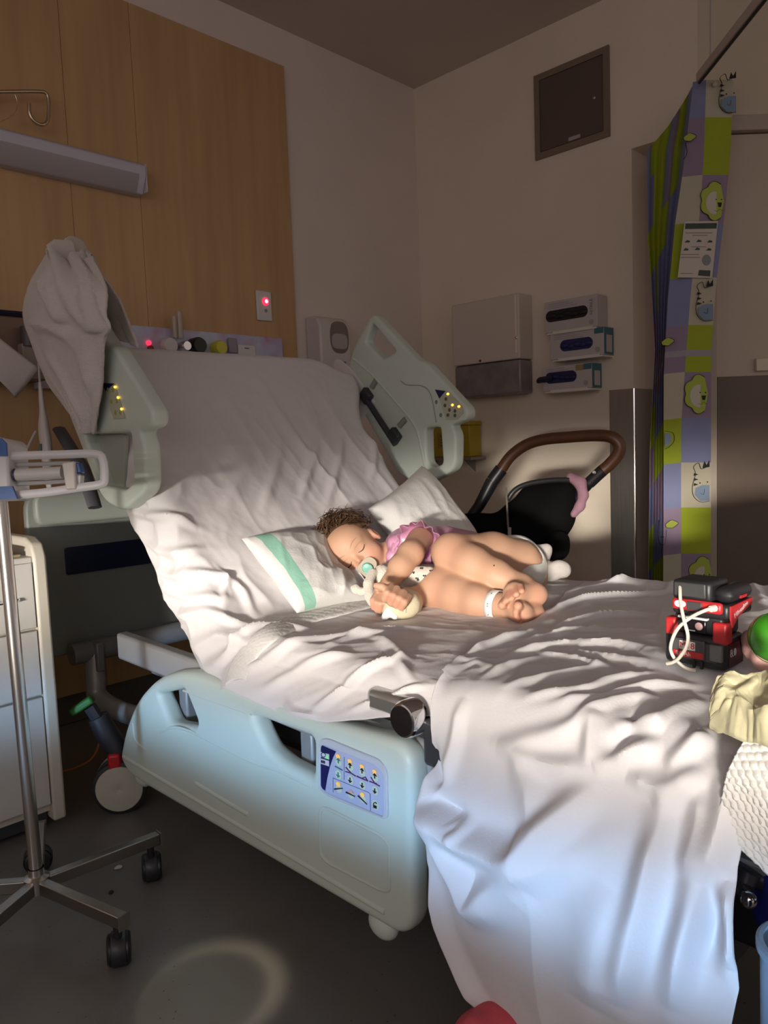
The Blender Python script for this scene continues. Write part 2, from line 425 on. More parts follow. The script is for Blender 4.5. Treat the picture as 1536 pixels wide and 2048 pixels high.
# ================================================================== the room
YW, XW, ZC = 2.816, 3.228, 2.884
M_wall = mat('painted_wall', (0.78, 0.67, 0.54), 0.65, var=0.05, vscale=3, bump=0.15, bscale=220)
M_wallh = mat('painted_head_wall', (0.74, 0.635, 0.575), 0.65, var=0.05, vscale=3, bump=0.15, bscale=220)
M_ceil = mat('painted_ceiling', (0.60, 0.51, 0.46), 0.8, var=0.05, vscale=2)
def floor_mat():
    m = mat('speckled_vinyl', (0.16, 0.15, 0.135), 0.42, var=0.12, vscale=5, bump=0.05, bscale=300)
    nt = m.node_tree; b = nt.nodes['Principled BSDF']
    old = b.inputs['Base Color'].links[0].from_socket
    tc = nt.nodes.new('ShaderNodeTexCoord'); v = nt.nodes.new('ShaderNodeTexVoronoi'); v.inputs['Scale'].default_value = 38
    mp = nt.nodes.new('ShaderNodeMapping'); mp.inputs['Scale'].default_value = (1, 1.6, 1); mp.inputs['Rotation'].default_value = (0, 0, .7)
    nt.links.new(tc.outputs['Object'], mp.inputs['Vector']); nt.links.new(mp.outputs[0], v.inputs['Vector'])
    cr = nt.nodes.new('ShaderNodeMapRange'); cr.inputs[1].default_value = 0.055; cr.inputs[2].default_value = 0.10; cr.inputs[3].default_value = 1; cr.inputs[4].default_value = 0
    nt.links.new(v.outputs['Distance'], cr.inputs[0])
    n = nt.nodes.new('ShaderNodeTexNoise'); n.inputs['Scale'].default_value = 9; nt.links.new(tc.outputs['Object'], n.inputs['Vector'])
    gt = nt.nodes.new('ShaderNodeMath'); gt.operation = 'GREATER_THAN'; gt.inputs[1].default_value = 0.5; nt.links.new(n.outputs['Fac'], gt.inputs[0])
    ml = nt.nodes.new('ShaderNodeMath'); ml.operation = 'MULTIPLY'; nt.links.new(cr.outputs[0], ml.inputs[0]); nt.links.new(gt.outputs[0], ml.inputs[1])
    mx = nt.nodes.new('ShaderNodeMix'); mx.data_type = 'RGBA'; mx.inputs[7].default_value = (0.03, 0.028, 0.026, 1)
    nt.links.new(ml.outputs[0], mx.inputs[0]); nt.links.new(old, mx.inputs[6]); nt.links.new(mx.outputs[2], b.inputs['Base Color'])
    return m
def struct(name, mb, m, parent=None, **k):
    o = mb.build(name, m, parent, **k)
    if not parent: o['kind'] = 'structure'
    return o
struct('floor', MB().boxmm((-4.5, -4.5, -0.08), (5.2, YW+.1, 0)), floor_mat())
struct('ceiling', MB().boxmm((-1.2, -1.2, ZC), (5.2, YW+.1, ZC+.08)), M_ceil)
struct('wall_head', MB().boxmm((-1.2, YW, -.08), (XW+.1, YW+.12, ZC+.08)), M_wallh)
YJ, YE, ZL = 1.585, 1.300, 2.224
wr = MB()
wr.boxmm((XW, YJ, 0), (XW+.12, YW, ZC)); wr.boxmm((XW, YE, ZL), (XW+.12, YJ, ZC))
struct('wall_right', wr, M_wall)
struct('wall_return', MB().boxmm((XW+.12, YJ, 0), (XW+.62, YJ+.1, ZC)).boxmm((XW+.52, YE-.1, 0), (XW+.62, YJ, ZC)), M_wallh)
# splayed wall behind the curtain, with a door in it
sd = np.array([0.70, -0.714, 0]); sd /= np.linalg.norm(sd); sn = np.array([-sd[1], sd[0], 0])   # sn points away from the room
sp = np.array([XW, YE, 0])
def spl(a, z, off=0): return sp+sd*a-np.array([0, 0, 0])+sn*off*1.0+np.array([0, 0, z])
def splbox(mb, a0, a1, z0, z1, o0, o1):
    return mb.box(spl((a0+a1)/2, (z0+z1)/2, (o0+o1)/2), (abs(a1-a0), abs(o1-o0), z1-z0), (sd, sn, (0, 0, 1)))
wf = MB(); splbox(wf, 0, .04, 0, ZC, 0, .12); splbox(wf, .04, 1.24, ZL+.04, ZC, 0, .12); splbox(wf, 1.24, 2.2, 0, ZC, 0, .12)
struct('wall_splay', wf, mat('painted_wall_beige', (0.58, 0.48, 0.37), 0.65, var=0.05, vscale=3, bump=0.15, bscale=220))
M_frame = mat('door_frame_paint', (0.42, 0.35, 0.29), 0.5, var=0.04)
tr = MB(); splbox(tr, .04, 1.24, ZL-.02, ZL+.04, -.012, .1); splbox(tr, .04, .075, 0, ZL, -.012, .1); splbox(tr, 1.205, 1.24, 0, ZL, -.012, .1)
struct('trim_1', tr, M_frame, bevel=.003)
dr = thing('door_1', None, None, spl(.64, 0, .05)); dr['kind'] = 'structure'
splbox(MB(), .078, 1.202, .008, ZL-.024, .02, .06).build('door_leaf', mat('door_laminate', (0.50, 0.41, 0.32), 0.5, var=0.05, vscale=4), dr, bevel=.002)
zk = at(1480, 752, 0, 0)  # dado height from the picture
zk = atp(1480, 752, spl(0, 0, .0), sn)[2]
splbox(MB(), .085, 1.196, .02, zk, .012, .02).build('kick_plate', mat('brown_vinyl', (0.135, 0.095, 0.072), 0.5, var=0.1, vscale=6), dr, bevel=.002)
p = atp(1524, 729, spl(0, 0, 0), sn); a = (p-sp) @ sd
splbox(MB(), a-.022, a+.06, p[2]-.026, p[2]+.026, .002, .02).build('push_plate', mat('cream_plastic', (0.62, 0.55, 0.42), 0.4), dr, bevel=.003)
# stainless corner guards at the end of the right wall
M_steel = mat('brushed_steel', (0.42, 0.40, 0.37), 0.33, 1.0, var=0.12, vscale=6, stretch=(30, 30, 1), bump=0.08, bscale=40)
cg = thing('trim_2', None, None, (XW, YJ, 0)); cg['kind'] = 'structure'
MB().boxmm((XW-.006, YJ-.004, .0), (XW+.0, YJ+.115, 1.2)).build('face_plate', M_steel, cg, bevel=.002)
MB().boxmm((XW-.006, YJ-.006, .0), (XW+.24, YJ, 1.2)).build('side_plate', M_steel, cg, bevel=.002)
MB().tube([(XW-.006, YJ-.005, 0), (XW-.006, YJ-.005, 1.2)], .006, 8).build('rounded_edge', mat('polished_edge', (0.8, 0.78, 0.74), 0.18, 1.0), cg)
# skirting
M_skirt = mat('vinyl_skirting', (0.10, 0.085, 0.075), 0.5)
struct('baseboard_head', MB().boxmm((-1.2, YW-.012, 0), (XW-.012, YW, .11)), M_skirt, bevel=.004)
struct('baseboard_right', MB().boxmm((XW-.012, YJ+.12, 0), (XW, YW-.012, .11)), M_skirt, bevel=.004)

# ---- wood panel on the head wall
M_wood = mat('maple_veneer', (0.56, 0.35, 0.165), 0.5, col2=(0.46, 0.28, 0.13), vscale=2.2, stretch=(5.5, 1, .45), bump=0.05, bscale=30)
XP0, XP1, ZP0, ZP1 = -1.0, 2.318, .11, 2.711
wp = thing('wall_panel', None, None, (1.0, YW-.02, 0)); wp['kind'] = 'structure'
seams = [XP0, -.05, .62, 1.29, 1.565, XP1]
for x0, x1 in zip(seams[:-1], seams[1:]):
    MB().boxmm((x0+.0006, YW-.022, ZP0), (x1-.0006, YW, ZP1)).build('veneer_board', M_wood, wp, bevel=.0015)

# ---- wall light
HY = YW-.022
M_lamp = mat('lilac_white_enamel', (0.55, 0.53, 0.60), 0.45, var=0.03)
wlg = thing('wall_lamp', 'long lilac-white wall lamp bar, switched off, on the wood panel', 'wall lamp', (1.1, HY, 2.0))
x1 = at(288, 345, 1, HY-.06)[0]
prof = [(0, 2.098), (-.055, 2.098), (-.075, 2.085), (-.078, 2.05), (-.045, 1.985), (0, 1.985)]
MB().prism([(-.2, HY+a, z) for a, z in prof], (x1+.2, 0, 0)).build('housing', M_lamp, wlg, bevel=.004)
MB().prism([(-.18, HY-.0785, 2.048), (-.18, HY-.0480, 1.987), (-.18, HY-.0470, 1.9865), (-.18, HY-.0775, 2.0475)], (x1+.15, 0, 0)).build('diffuser', mat('lamp_diffuser', (0.42, 0.38, 0.38), 0.5), wlg)
MB().boxmm((x1, HY-.074, 1.99), (x1+.006, HY, 2.094)).build('end_cap', mat('lamp_endcap', (0.5, 0.47, 0.5), 0.5), wlg, bevel=.003)

# ---- wall hook
def hw(x, y, off=.06): return at(x, y, 1, HY-off)
M_hook = mat('worn_brass_steel', (0.62, 0.50, 0.36), 0.3, 1.0)
hk = thing('wall_hook', 'bent steel hook arm high on the wood panel above the lamp bar', 'hook', hw(40, 185, 0))
MB().tube(smooth_path([hw(-40, 184), hw(30, 183), hw(78, 183), hw(92, 187), hw(97, 200), hw(97, 232), hw(92, 246), hw(80, 249), hw(66, 240), hw(59, 225), hw(58, 206)], 6), .0062, 10).build('hook_rod', M_hook, hk)
MB().boxmm(hw(-40, 184)+np.array([-.02, -.005, -.03]), hw(-40, 184)+np.array([.02, .06, .03])).build('mount_plate', M_hook, hk, bevel=.003)
MB().tube(smooth_path([hw(0, 244), hw(18, 236), hw(32, 222), hw(35, 205), hw(30, 190)], 5), .0012, 6).build('wire', M_hook, hk)

# ---- call point
def wallbox(mb, x0, x1, z0, z1, d0, d1): return mb.boxmm((x0, HY-d1, z0), (x1, HY-d0, z1))
M_white = mat('white_plastic', (0.68, 0.66, 0.64), 0.35, var=0.02)
M_red = mat('red_indicator', (0.6, 0.02, 0.05), 0.4, emit=(1.0, 0.04, 0.10), estr=1.2)
c = at(526, 612, 1, HY)
cp = thing('call_point', 'white call switch plate with a glowing red button on wood panel', 'switch', (c[0], HY, c[2]-.062))
wallbox(MB(), c[0]-.040, c[0]+.040, c[2]-.066, c[2]+.064, 0, .012).build('plate', M_white, cp, bevel=.004)
MB().lathe((c[0]+.005, HY-.012, c[2]+.018), (0, -1, 0), [(.018, 0), (.018, .004), (.014, .008), (0, .009)], 20).build('red_button', M_red, cp)
MB().lathe((c[0]+.005, HY-.012, c[2]+.018), (0, -1, 0), [(.009, .0088), (.0, .0098)], 12).build('lit_core', mat('hot_pink_led', (1, .3, .5), .4, emit=(1, .35, .55), estr=2.5), cp)
MB().lathe((c[0]+.005, HY-.012, c[2]-.022), (0, -1, 0), [(.007, 0), (.007, .003), (0, .004)], 14).build('grey_button', mat('grey_button', (.25, .24, .25), .4), cp)

# ---- medical service panel
def tr_mat():
    m = mat('lilac_mural', (0.46, 0.40, 0.62), 0.35, col2=(0.55, 0.62, 0.74), vscale=5)
    nt = m.node_tree; b = nt.nodes['Principled BSDF']; old = b.inputs['Base Color'].links[0].from_socket
    tc = nt.nodes.new('ShaderNodeTexCoord'); n = nt.nodes.new('ShaderNodeTexNoise'); n.inputs['Scale'].default_value = 9; nt.links.new(tc.outputs['Object'], n.inputs['Vector'])
    r = nt.nodes.new('ShaderNodeMapRange'); r.inputs[1].default_value = .52; r.inputs[2].default_value = .68; nt.links.new(n.outputs['Fac'], r.inputs[0])
    mx = nt.nodes.new('ShaderNodeMix'); mx.data_type = 'RGBA'; mx.inputs[7].default_value = (0.50, 0.27, 0.42, 1)
    nt.links.new(r.outputs[0], mx.inputs[0]); nt.links.new(old, mx.inputs[6]); nt.links.new(mx.outputs[2], b.inputs['Base Color'])
    return m
xr = at(565, 690, 1, HY-.03)[0]; zt = 1.49
sv = thing('service_panel', 'lilac and blue mural service panel with gas outlets behind the bed', 'service panel', (1.85, HY, 1.24))
MB().boxmm((1.10, HY-.03, 1.24), (xr, HY, zt)).build('fascia', tr_mat(), sv, bevel=.002)
def disc(px, py, r, d, m, name, prof=None):
    c = at(px, py, 1, HY-.03); return MB().lathe((c[0], HY-.03, c[2]), (0, -1, 0), prof or [(r, 0), (r, d*.8), (r*.86, d), (0, d)], 24).build(name, m, sv)
M_gaugew = mat('gauge_glass', (0.62, 0.55, 0.55), 0.15, coat=.5); M_blk = mat('black_plastic', (0.012, 0.012, 0.014), 0.35)
disc(335, 692, .033, .03, M_gaugew, 'flow_gauge'); disc(388, 693, .034, .05, M_blk, 'black_outlet')
disc(432, 697, .030, .045, mat('yellow_outlet', (0.62, 0.60, 0.05), 0.35), 'yellow_outlet')
c = at(360, 650, 1, HY-.05)
MB().cyl((c[0]-.004, HY-.055, 1.45), (c[0]-.004, HY-.055, 1.555), .013).cyl((c[0]-.028, HY-.055, 1.45), (c[0]-.028, HY-.055, 1.535), .010).build('flow_tube', mat('clear_tube', (0.55, 0.47, 0.38), 0.1, alpha=.55), sv)
disc(362, 694, .020, .05, mat('chrome', (0.8, 0.78, 0.78), 0.15, 1.0), 'chrome_valve')
disc(296, 686, .010, .012, M_red, 'red_lamp'); disc(300, 697, .012, .012, mat('dark_red', (.25, .02, .02), .4), 'red_socket')
c = at(491, 698, 1, HY-.03); MB().boxmm((c[0]-.045, HY-.04, c[2]-.04), (c[0]+.045, HY-.03, c[2]+.016)).build('power_socket', M_white, sv, bevel=.002)
MB().boxmm((c[0]-.012, HY-.0405, c[2]-.0), (c[0]+.012, HY-.04, c[2]+.004)).build('socket_slot', M_blk, sv)
c = at(462, 690, 1, HY-.03); MB().boxmm((c[0]-.02, HY-.045, c[2]-.035), (c[0]+.022, HY-.03, c[2]+.028)).build('valve_block', mat('mauve_plastic', (.30, .27, .33), .4), sv, bevel=.004)

# ---- soap dispenser
c0 = at(607, 640, 1, YW-.05)
x0, x1 = 2.39, 2.585; zt = at(640, 630, 1, YW-.09)[2]; zb = zt-.30
sdp = thing('soap_dispenser', 'white soap dispenser with oval window on the wall by the bed head', 'soap dispenser', ((x0+x1)/2, YW, zb))
MB().prism([(x0, YW, zb), (x0, YW-.085, zb+.02), (x0, YW-.105, zb+.09), (x0, YW-.105, zt-.05), (x0, YW-.085, zt-.012), (x0, YW-.06, zt), (x0, YW, zt)], (x1-x0, 0, 0)).build('case', mat('dispenser_plastic', (0.60, 0.55, 0.53), 0.3), sdp, bevel=.010, bseg=3)
xc, zc = (x0+x1)/2+.022, zt-.098
ov = [(math.cos(2*PI*i/28), math.sin(2*PI*i/28)) for i in range(28)]
se = lambda v, e: math.copysign(abs(v)**e, v)
MB().prism([(xc+.060*se(a, .75), YW-.1065, zc+.075*se(b, .75)) for a, b in ov], (0, .004, 0)).build('window', mat('smoked_window', (0.20, 0.16, 0.14), 0.12, coat=.4), sdp)
MB().prism([(xc+.050*se(a, .6), YW-.1075, zc-.018+.036*se(b, .6)) for a, b in ov], (0, .001, 0)).build('refill_label', mat('refill_label', (0.42, 0.37, 0.36), 0.5), sdp)
MB().boxmm((xc-.034, YW-.1066, zc-.128), (xc+.034, YW-.1055, zc-.112)).build('logo_strip', mat('blue_logo', (0.05, 0.10, 0.28), 0.4), sdp)

# ---- shelf holder at the far left, with a hanging sheet of paper
hb = thing('wall_holder', 'brown wall holder with dark blue rim at the left edge of the photo', 'holder', (.98, HY, 1.2))
zt = 1.492
MB().boxmm((.55, HY-.10, 1.26), (1.105, HY, zt-.02)).build('tray', mat('brown_tray', (0.20, 0.125, 0.085), 0.5), hb, bevel=.006)
MB().tube([(.55, HY-.10, zt-.012), (1.10, HY-.10, zt-.012), (1.112, HY-.07, zt-.012), (1.112, HY, zt-.012)], .010, 8).build('rim', mat('navy_rim', (0.012, 0.012, 0.035), 0.4), hb)
c = at(58, 672, 1, HY-.13); MB().cyl((c[0], HY-.13, c[2]-.035), (c[0], HY-.13, c[2]+.03), .028, .026).build('grey_cup', mat('dark_grey_plastic', (.07, .055, .055), .45), hb)
c = at(60, 715, 1, HY-.12); MB().boxmm((c[0]-.03, HY-.14, c[2]-.075), (c[0]+.05, HY-.09, c[2]+.045)).build('beige_block', mat('beige_plastic', (.30, .25, .20), .5), hb, bevel=.004)
def pl(x, y, off=.24): return at(x, y, 1, HY-off)
nu, nv = 16, 14; P = np.zeros((nu, nv, 3)); A0, A1, A2, A3 = pl(-60, 612), pl(10, 672), pl(74, 738), pl(-60, 730)
q00, q10, q11, q01 = pl(-70, 610), pl(74, 737), pl(30, 796), pl(-70, 700)
for i in range(nu):
    for j in range(nv):
        a, b = i/(nu-1), j/(nv-1); P[i, j] = (q00*(1-a)+q10*a)*(1-b)+(q01*(1-a)+q11*a)*b+np.array([0, .018*math.sin(a*4+b*2), 0])
pp = gridmesh('paper_towel', P, mat('paper', (0.60, 0.54, 0.51), 0.7, bump=.3, bscale=90), solid=.0012)
tag(pp, 'white paper sheet hanging crookedly from the holder at the left', 'paper')

# ================================================================== right wall things
M_panelb = mat('bronze_painted_metal', (0.115, 0.080, 0.062), 0.45, var=0.08, vscale=4)
ap = thing('access_panel', 'brown metal access hatch high on the right wall', 'access panel', (XW, 1.872, 2.304))
y0, y1, z0, z1 = 1.681, 2.062, 2.304, 2.684; fr = .028
fm = MB(); fm.boxmm((XW-.012, y0, z0), (XW, y1, z0+fr)); fm.boxmm((XW-.012, y0, z1-fr), (XW, y1, z1)); fm.boxmm((XW-.012, y0, z0+fr), (XW, y0+fr, z1-fr)); fm.boxmm((XW-.012, y1-fr, z0+fr), (XW, y1, z1-fr))
fm.build('frame', mat('bronze_frame', (0.20, 0.15, 0.115), 0.45), ap)
MB().boxmm((XW-.007, y0+fr+.004, z0+fr+.004), (XW, y1-fr-.001, z1-fr-.001)).build('hatch_door', M_panelb, ap)
MB().boxmm((XW-.003, y0+fr, z0+fr), (XW, y1-fr, z1-fr)).build('gap', mat('dark_gap', (.01, .008, .008), .8), ap)
MB().lathe((XW-.007, y0+fr+.045, z0+.185), (-1, 0, 0), [(.008, 0), (.008, .003), (.003, .005), (0, .005)], 16).build('lock', mat('lock_metal', (.5, .42, .38), .3, 1.0), ap)
MB().boxmm((XW-.0085, 1.825, z0+fr+.008), (XW-.007, 1.885, z0+fr+.024)).build('label_plate', mat('label_plate', (.42, .36, .34), .4), ap)

# ---- paper towel dispenser
td = thing('paper_towel_dispenser', 'white metal paper towel dispenser with smoky lower tray on right wall', 'towel dispenser', (XW, 2.31, 1.19))
xf = XW-.115
a = at(925, 598, 0, XW-.02); b = at(1035, 585, 0, xf); c = at(1045, 716, 0, xf); d = at(938, 790, 0, XW-.02)
ya, yb = a[1], at(1038, 650, 0, xf)[1]; zt = b[2]; zm = c[2]; zb = at(1045, 785, 0, xf)[2]
MB().boxmm((xf, yb, zm), (XW, ya, zt)).build('cover', mat('dispenser_white', (0.61, 0.53, 0.45), 0.45), td, bevel=.008, bseg=3)
MB().boxmm((xf+.008, yb+.003, zb), (XW, ya-.003, zm-.002)).build('tray', mat('smoky_tray', (0.24, 0.205, 0.20), 0.25, var=.25, vscale=14), td, bevel=.010, bseg=3)
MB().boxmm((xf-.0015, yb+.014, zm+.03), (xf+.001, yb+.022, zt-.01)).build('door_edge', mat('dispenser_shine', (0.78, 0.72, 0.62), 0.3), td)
MB().lathe((xf, yb+.016, zm+.10), (-1, 0, 0), [(.008, 0), (.008, .004), (0, .006)], 14).build('lock', mat('lock_chrome', (.8, .7, .55), .2, 1.0), td)
MB().lathe((xf, (ya+yb)/2+.03, zm+.012), (-1, 0, 0), [(.006, 0), (.006, .002), (0, .002)], 12).build('lock_hole', M_blk, td)

# ---- glove boxes in a wire holder
M_box = [mat('glove_card', (0.52, 0.47, 0.45), 0.55, var=0.05), mat('teal_card', (0.04, 0.14, 0.17), 0.5), mat('ochre_card', (0.33, 0.24, 0.08), .5)]
xg = XW-.095
def gy(px, py): return at(px, py, 0, xg)
gl = [((1089, 604), (1196, 584), 1.0, .135, 0), ((1113, 672), (1206, 655), 1, .125, 1), ((1088, 737), (1180, 722), 1, .118, 2)]
hold = thing('glove_box_rack', 'white three-tier wire rack for glove boxes on right wall', 'rack', (XW, 1.87, 1.2))
tiers = []
info = [('glove_box', 'white glove box with black glove opening, top of the wall rack', (0.010, 0.007, 0.010)),
        ('glove_box', 'white and teal glove box with blue glove opening, middle of rack', (0.015, 0.015, 0.10)),
        ('glove_box', 'white glove box with dark blue glove poking out, bottom of rack', (0.012, 0.012, 0.075))]
corners = [((1089, 606), (1194, 587), (1196, 652)), ((1100, 668), (1207, 652), (1209, 708)), ((1085, 738), (1183, 722), (1185, 775))]
for i, (cs, inf) in enumerate(zip(corners, info)):
    A, Bq, Cq = [gy(*q) for q in cs]
    ya, yb, zt, zb = A[1], Bq[1], (A[2]+Bq[2])/2, Cq[2]
    g = thing(inf[0], inf[1], 'glove box', (XW-.05, (ya+yb)/2, zb), 'glove boxes in the wall rack')
    MB().boxmm((xg, yb, zb), (XW-.006, ya, zt)).build('carton', M_box[0], g, bevel=.002)
    if i: MB().boxmm((xg+.004, yb-.0012, zb+.002), (XW-.008, yb, zt-.002)).build('coloured_end', M_box[1], g)
    if i: MB().boxmm((xg+.022, yb-.0018, zb+.012), (XW-.022, yb-.0010, zt-.034)).build('end_label', M_box[0], g)
    if i: MB().boxmm((xg-.0008, yb, zt-.028), (xg, yb+(.045 if i == 1 else .04), zt-.002)).build('coloured_corner', M_box[1], g)
    if i == 2: MB().boxmm((xg-.0008, yb+.04, zt-.03), (xg, yb+.08, zt-.004)).build('ochre_corner', M_box[2], g)
    yc, zc, hl, hh = (ya+yb)/2+(.02, .0, .03)[i], (zt+zb)/2+(.004, -.002, .004)[i], (.108, .083, .082)[i], .026
    lp = [(math.cos(t), math.sin(t)) for t in np.linspace(0, 2*PI, 33)[:-1]]
    sl = [(yc+math.copysign(hl-hh, c)+hh*c if abs(c) > 1e-6 else yc, zc+hh*s) for c, s in lp]
    MB().prism([(xg-.0012, y, z) for y, z in sl], (.0012, 0, 0)).build('opening', mat('glove_%d' % i, inf[2], 0.6, bump=.5, bscale=60), g)
    gm = MB()
    for k in range(5):
        yy = yc+(k-2)*hl*.36; gm.ell((xg+.004, yy, zc+rnd.uniform(-.006, .006)), (.012, hl*.30, .014), None, 12, 8)
    gm.build('glove_fold', MATS['glove_%d' % i], g)
    if i == 2:
        MB().tube(smooth_path([(xg-.004, yc+hl*.5, zc), (xg-.012, yc+hl*.95, zc-.004), (xg-.012, yc+hl*1.3, zc-.006), (xg-.010, yc+hl*1.36, zc-.018)], 5), [.012, .014, .014, .010], 8).build('glove_finger', mat('dark_glove', (.01, .01, .03), .6), g)
    M_ink = mat('grey_ink', (.16, .14, .15), .6)
    for k in range(3): MB().boxmm((xg-.0005, yb+.14-k*.02, zt-.014-k*.009), (xg, ya-.02, zt-.010-k*.009)).build('print_line', mat('pale_print', (.38, .33, .36), .6), g)
    MB().lathe((xg, yb+.030, zb+.024), (-1, 0, 0), [(.012, 0), (.012, .0006), (0, .0006)], 18).build('round_mark', mat('pale_print2', (.36, .32, .32), .6), g)
    if i == 0: text('size_print', 'NITRILE', .020, ((xg-.0008, yb+.028, (zt+zb)/2+.018), (0, 0, 1), (0, 1, 0), (-1, 0, 0)), M_ink, g, .0003)
    # one rack tier
    MB().boxmm((XW-.098, yb+.004, zb-.009), (XW, ya-.012, zb-.001)).boxmm((XW-.103, yb+.02, zb-.010), (XW-.097, ya-.045, zb+.004)).build('tier', mat('rack_white', (.72, .66, .58), .4), hold, bevel=.001)
MB().boxmm((XW-.005, 1.75, 1.195), (XW, 2.0, 1.65)).build('back_plate', mat('rack_white', (.60, .55, .50), .4), hold)

# ---- yellow sharps bin on a small shelf
xs = XW-.11
a = at(842, 842, 0, xs); b = at(938, 842, 0, xs); c = at(938, 914, 0, xs)
sb = thing('sharps_bin', 'yellow sharps bin on the wall behind the far bed rail', 'bin', (XW-.06, (a[1]+b[1])/2, c[2]))
M_yel = mat('yellow_plastic', (0.42, 0.30, 0.012), 0.4, var=.06)
MB().boxmm((xs, b[1], c[2]), (XW-.01, a[1], b[2]-.02)).build('body', M_yel, sb, bevel=.006)
MB().boxmm((xs-.006, b[1]-.003, b[2]-.02), (XW-.006, a[1]+.004, b[2])).build('lid', M_yel, sb, bevel=.004)
MB().boxmm((xs-.001, (a[1]+b[1])/2-.03, c[2]+.05), (xs, (a[1]+b[1])/2+.05, c[2]+.13)).build('warning_label', mat('faded_label', (.30, .20, .02), .5), sb)
for k in range(4): MB().boxmm((xs-.0014, (a[1]+b[1])/2-.02, c[2]+.06+k*.016), (xs-.001, (a[1]+b[1])/2+.03, c[2]+.064+k*.016)).build('label_line', mat('brown_ink', (.10, .06, .01), .6), sb)
wsf = thing('wall_shelf', 'narrow grey wall shelf under the yellow sharps bin', 'shelf', (XW, 2.66, c[2]-.05))
MB().boxmm((XW-.13, b[1]-.02, c[2]-.016), (XW, YW-.02, c[2])).build('board', mat('grey_shelf', (.25, .21, .19), .5), wsf, bevel=.002)
for yy in (b[1]+.05, YW-.08): MB().prism([(XW, yy, c[2]-.016), (XW-.09, yy, c[2]-.016), (XW, yy, c[2]-.08)], (0, .004, 0)).build('bracket', mat('grey_shelf', (.25, .21, .19), .5), wsf)
# ================================================================== the bed
M_rail = mat('pale_green_plastic', (0.57, 0.64, 0.56), 0.38, var=0.03, vscale=5, bump=.03, bscale=180)
M_grey = mat('grey_frame_paint', (0.30, 0.29, 0.28), 0.4, 0.3, var=.08)
M_silver = mat('silver_frame_paint', (0.52, 0.50, 0.48), 0.35, 0.4, var=.05)
M_dark = mat('dark_mechanism', (0.035, 0.036, 0.042), 0.4, var=.1)
M_chrome = mat('chrome_trim', (0.82, 0.82, 0.84), 0.10, 1.0)
M_navy = mat('navy_print', (0.010, 0.012, 0.075), 0.35)
M_amber = mat('amber_led', (1, .5, .1), .4, emit=(1.0, 0.55, 0.06), estr=2.0)
M_greenbtn = mat('pale_green_button', (0.42, 0.48, 0.30), 0.4)
M_sticker = mat('lilac_sticker', (0.42, 0.44, 0.58), 0.35)
bed = thing('hospital_bed', 'pale green electric hospital bed with raised backrest and side rails', 'hospital bed', B(.5, .4, 0))

# --- geometry of the lying surface (bed coordinates v,z): flat, crease, raised backrest
ZM = 0.600; VC = 0.545; ANG = math.radians(47.5); LB = 0.935; U0, U1 = 0.085, 0.985; VF = -0.80
TH = 0.13
bt, bn = np.array([math.cos(ANG), math.sin(ANG)]), np.array([-math.sin(ANG), math.cos(ANG)])
def surf_path(s):
    """arc position s (m from the crease; negative to the foot) -> (v, z, normal v, normal z)"""
    R = 0.10; t = R*math.tan(ANG/2)
    s = np.asarray(s, float); v = np.empty_like(s); z = np.empty_like(s); a = np.empty_like(s)
    La = R*ANG
    m = s < -t; v[m] = VC+s[m]; z[m] = ZM; a[m] = 0
    m2 = (s >= -t) & (s < -t+La); th = (s[m2]+t)/R; v[m2] = VC-t+R*np.sin(th); z[m2] = ZM+R*(1-np.cos(th)); a[m2] = th
    m3 = (s >= -t+La) & (s < LB); q = s[m3]-(-t+La)+t; v[m3] = VC+bt[0]*q; z[m3] = ZM+bt[1]*q; a[m3] = ANG
    # rounded top edge, then down the back
    R2 = 0.05; q0 = LB-(-t+La)+t; c = np.array([VC, ZM])+bt*q0-bn*R2
    m4 = (s >= LB); th = np.minimum((s[m4]-LB)/R2, PI); ex = np.maximum((s[m4]-LB)-PI*R2, 0)
    v[m4] = c[0]+R2*(bn[0]*np.cos(th)+bt[0]*np.sin(th))-bt[0]*ex; z[m4] = c[1]+R2*(bn[1]*np.cos(th)+bt[1]*np.sin(th))-bt[1]*ex; a[m4] = ANG+th
    return v, z, -np.sin(a), np.cos(a)

# --- platform, sections and base
def bbox(mb, u0, u1, v0, v1, z0, z1): return mb.box(B((u0+u1)/2, (v0+v1)/2, (z0+z1)/2), (u1-u0, v1-v0, z1-z0), (BU, BV, (0, 0, 1)))
zp = ZM-TH-.02
bbox(MB(), U0+.03, U1-.03, VF, VC+.02, zp-.02, zp).build('seat_platform', M_silver, bed, bevel=.004)
pc = B(.535, VC, ZM)+BV*(bt[0]*.50-bn[0]*(-1)*0)+np.array([0, 0, bt[1]*.50])
nb = BV*bn[0]+np.array([0, 0, bn[1]]); tb = BV*bt[0]+np.array([0, 0, bt[1]])
MB().box(pc-nb*(TH+.012)-BU*.06, (U1-U0-.15, .98, .016), (BU, tb, nb)).build('back_platform', mat('grey_green_plate', (0.38, 0.40, 0.37), .45), bed, bevel=.003)
MB().box(pc-nb*(TH+.0)-BU*(.447)-tb*.02, (.012, .94, .050), (BU, tb, nb)).build('back_platform_lip', mat('grey_green_plate', (0.38, 0.40, 0.37), .45), bed, bevel=.003)
for u, nm in ((.060, 'side_beam'), (1.0, 'side_beam')):
    bbox(MB(), u-.018, u+.018, -.46, 1.10, .425, .500).build(nm, M_silver, bed, bevel=.008)
bbox(MB(), .10, .16, .70, 1.02, .385, .43).build('beam_bracket', M_grey, bed, bevel=.004)
MB().cyl(B(.02, 1.38, .392), B(1.04, 1.38, .392), .033, n=20).build('cross_tube', M_grey, bed)
for u in (.09, .97): MB().boxmm(*(lambda c: (c-np.array([.012, .03, .06]), c+np.array([.012, .03, .03])))(B(u, 1.36, .392))).build('tube_bracket', M_grey, bed, bevel=.004)
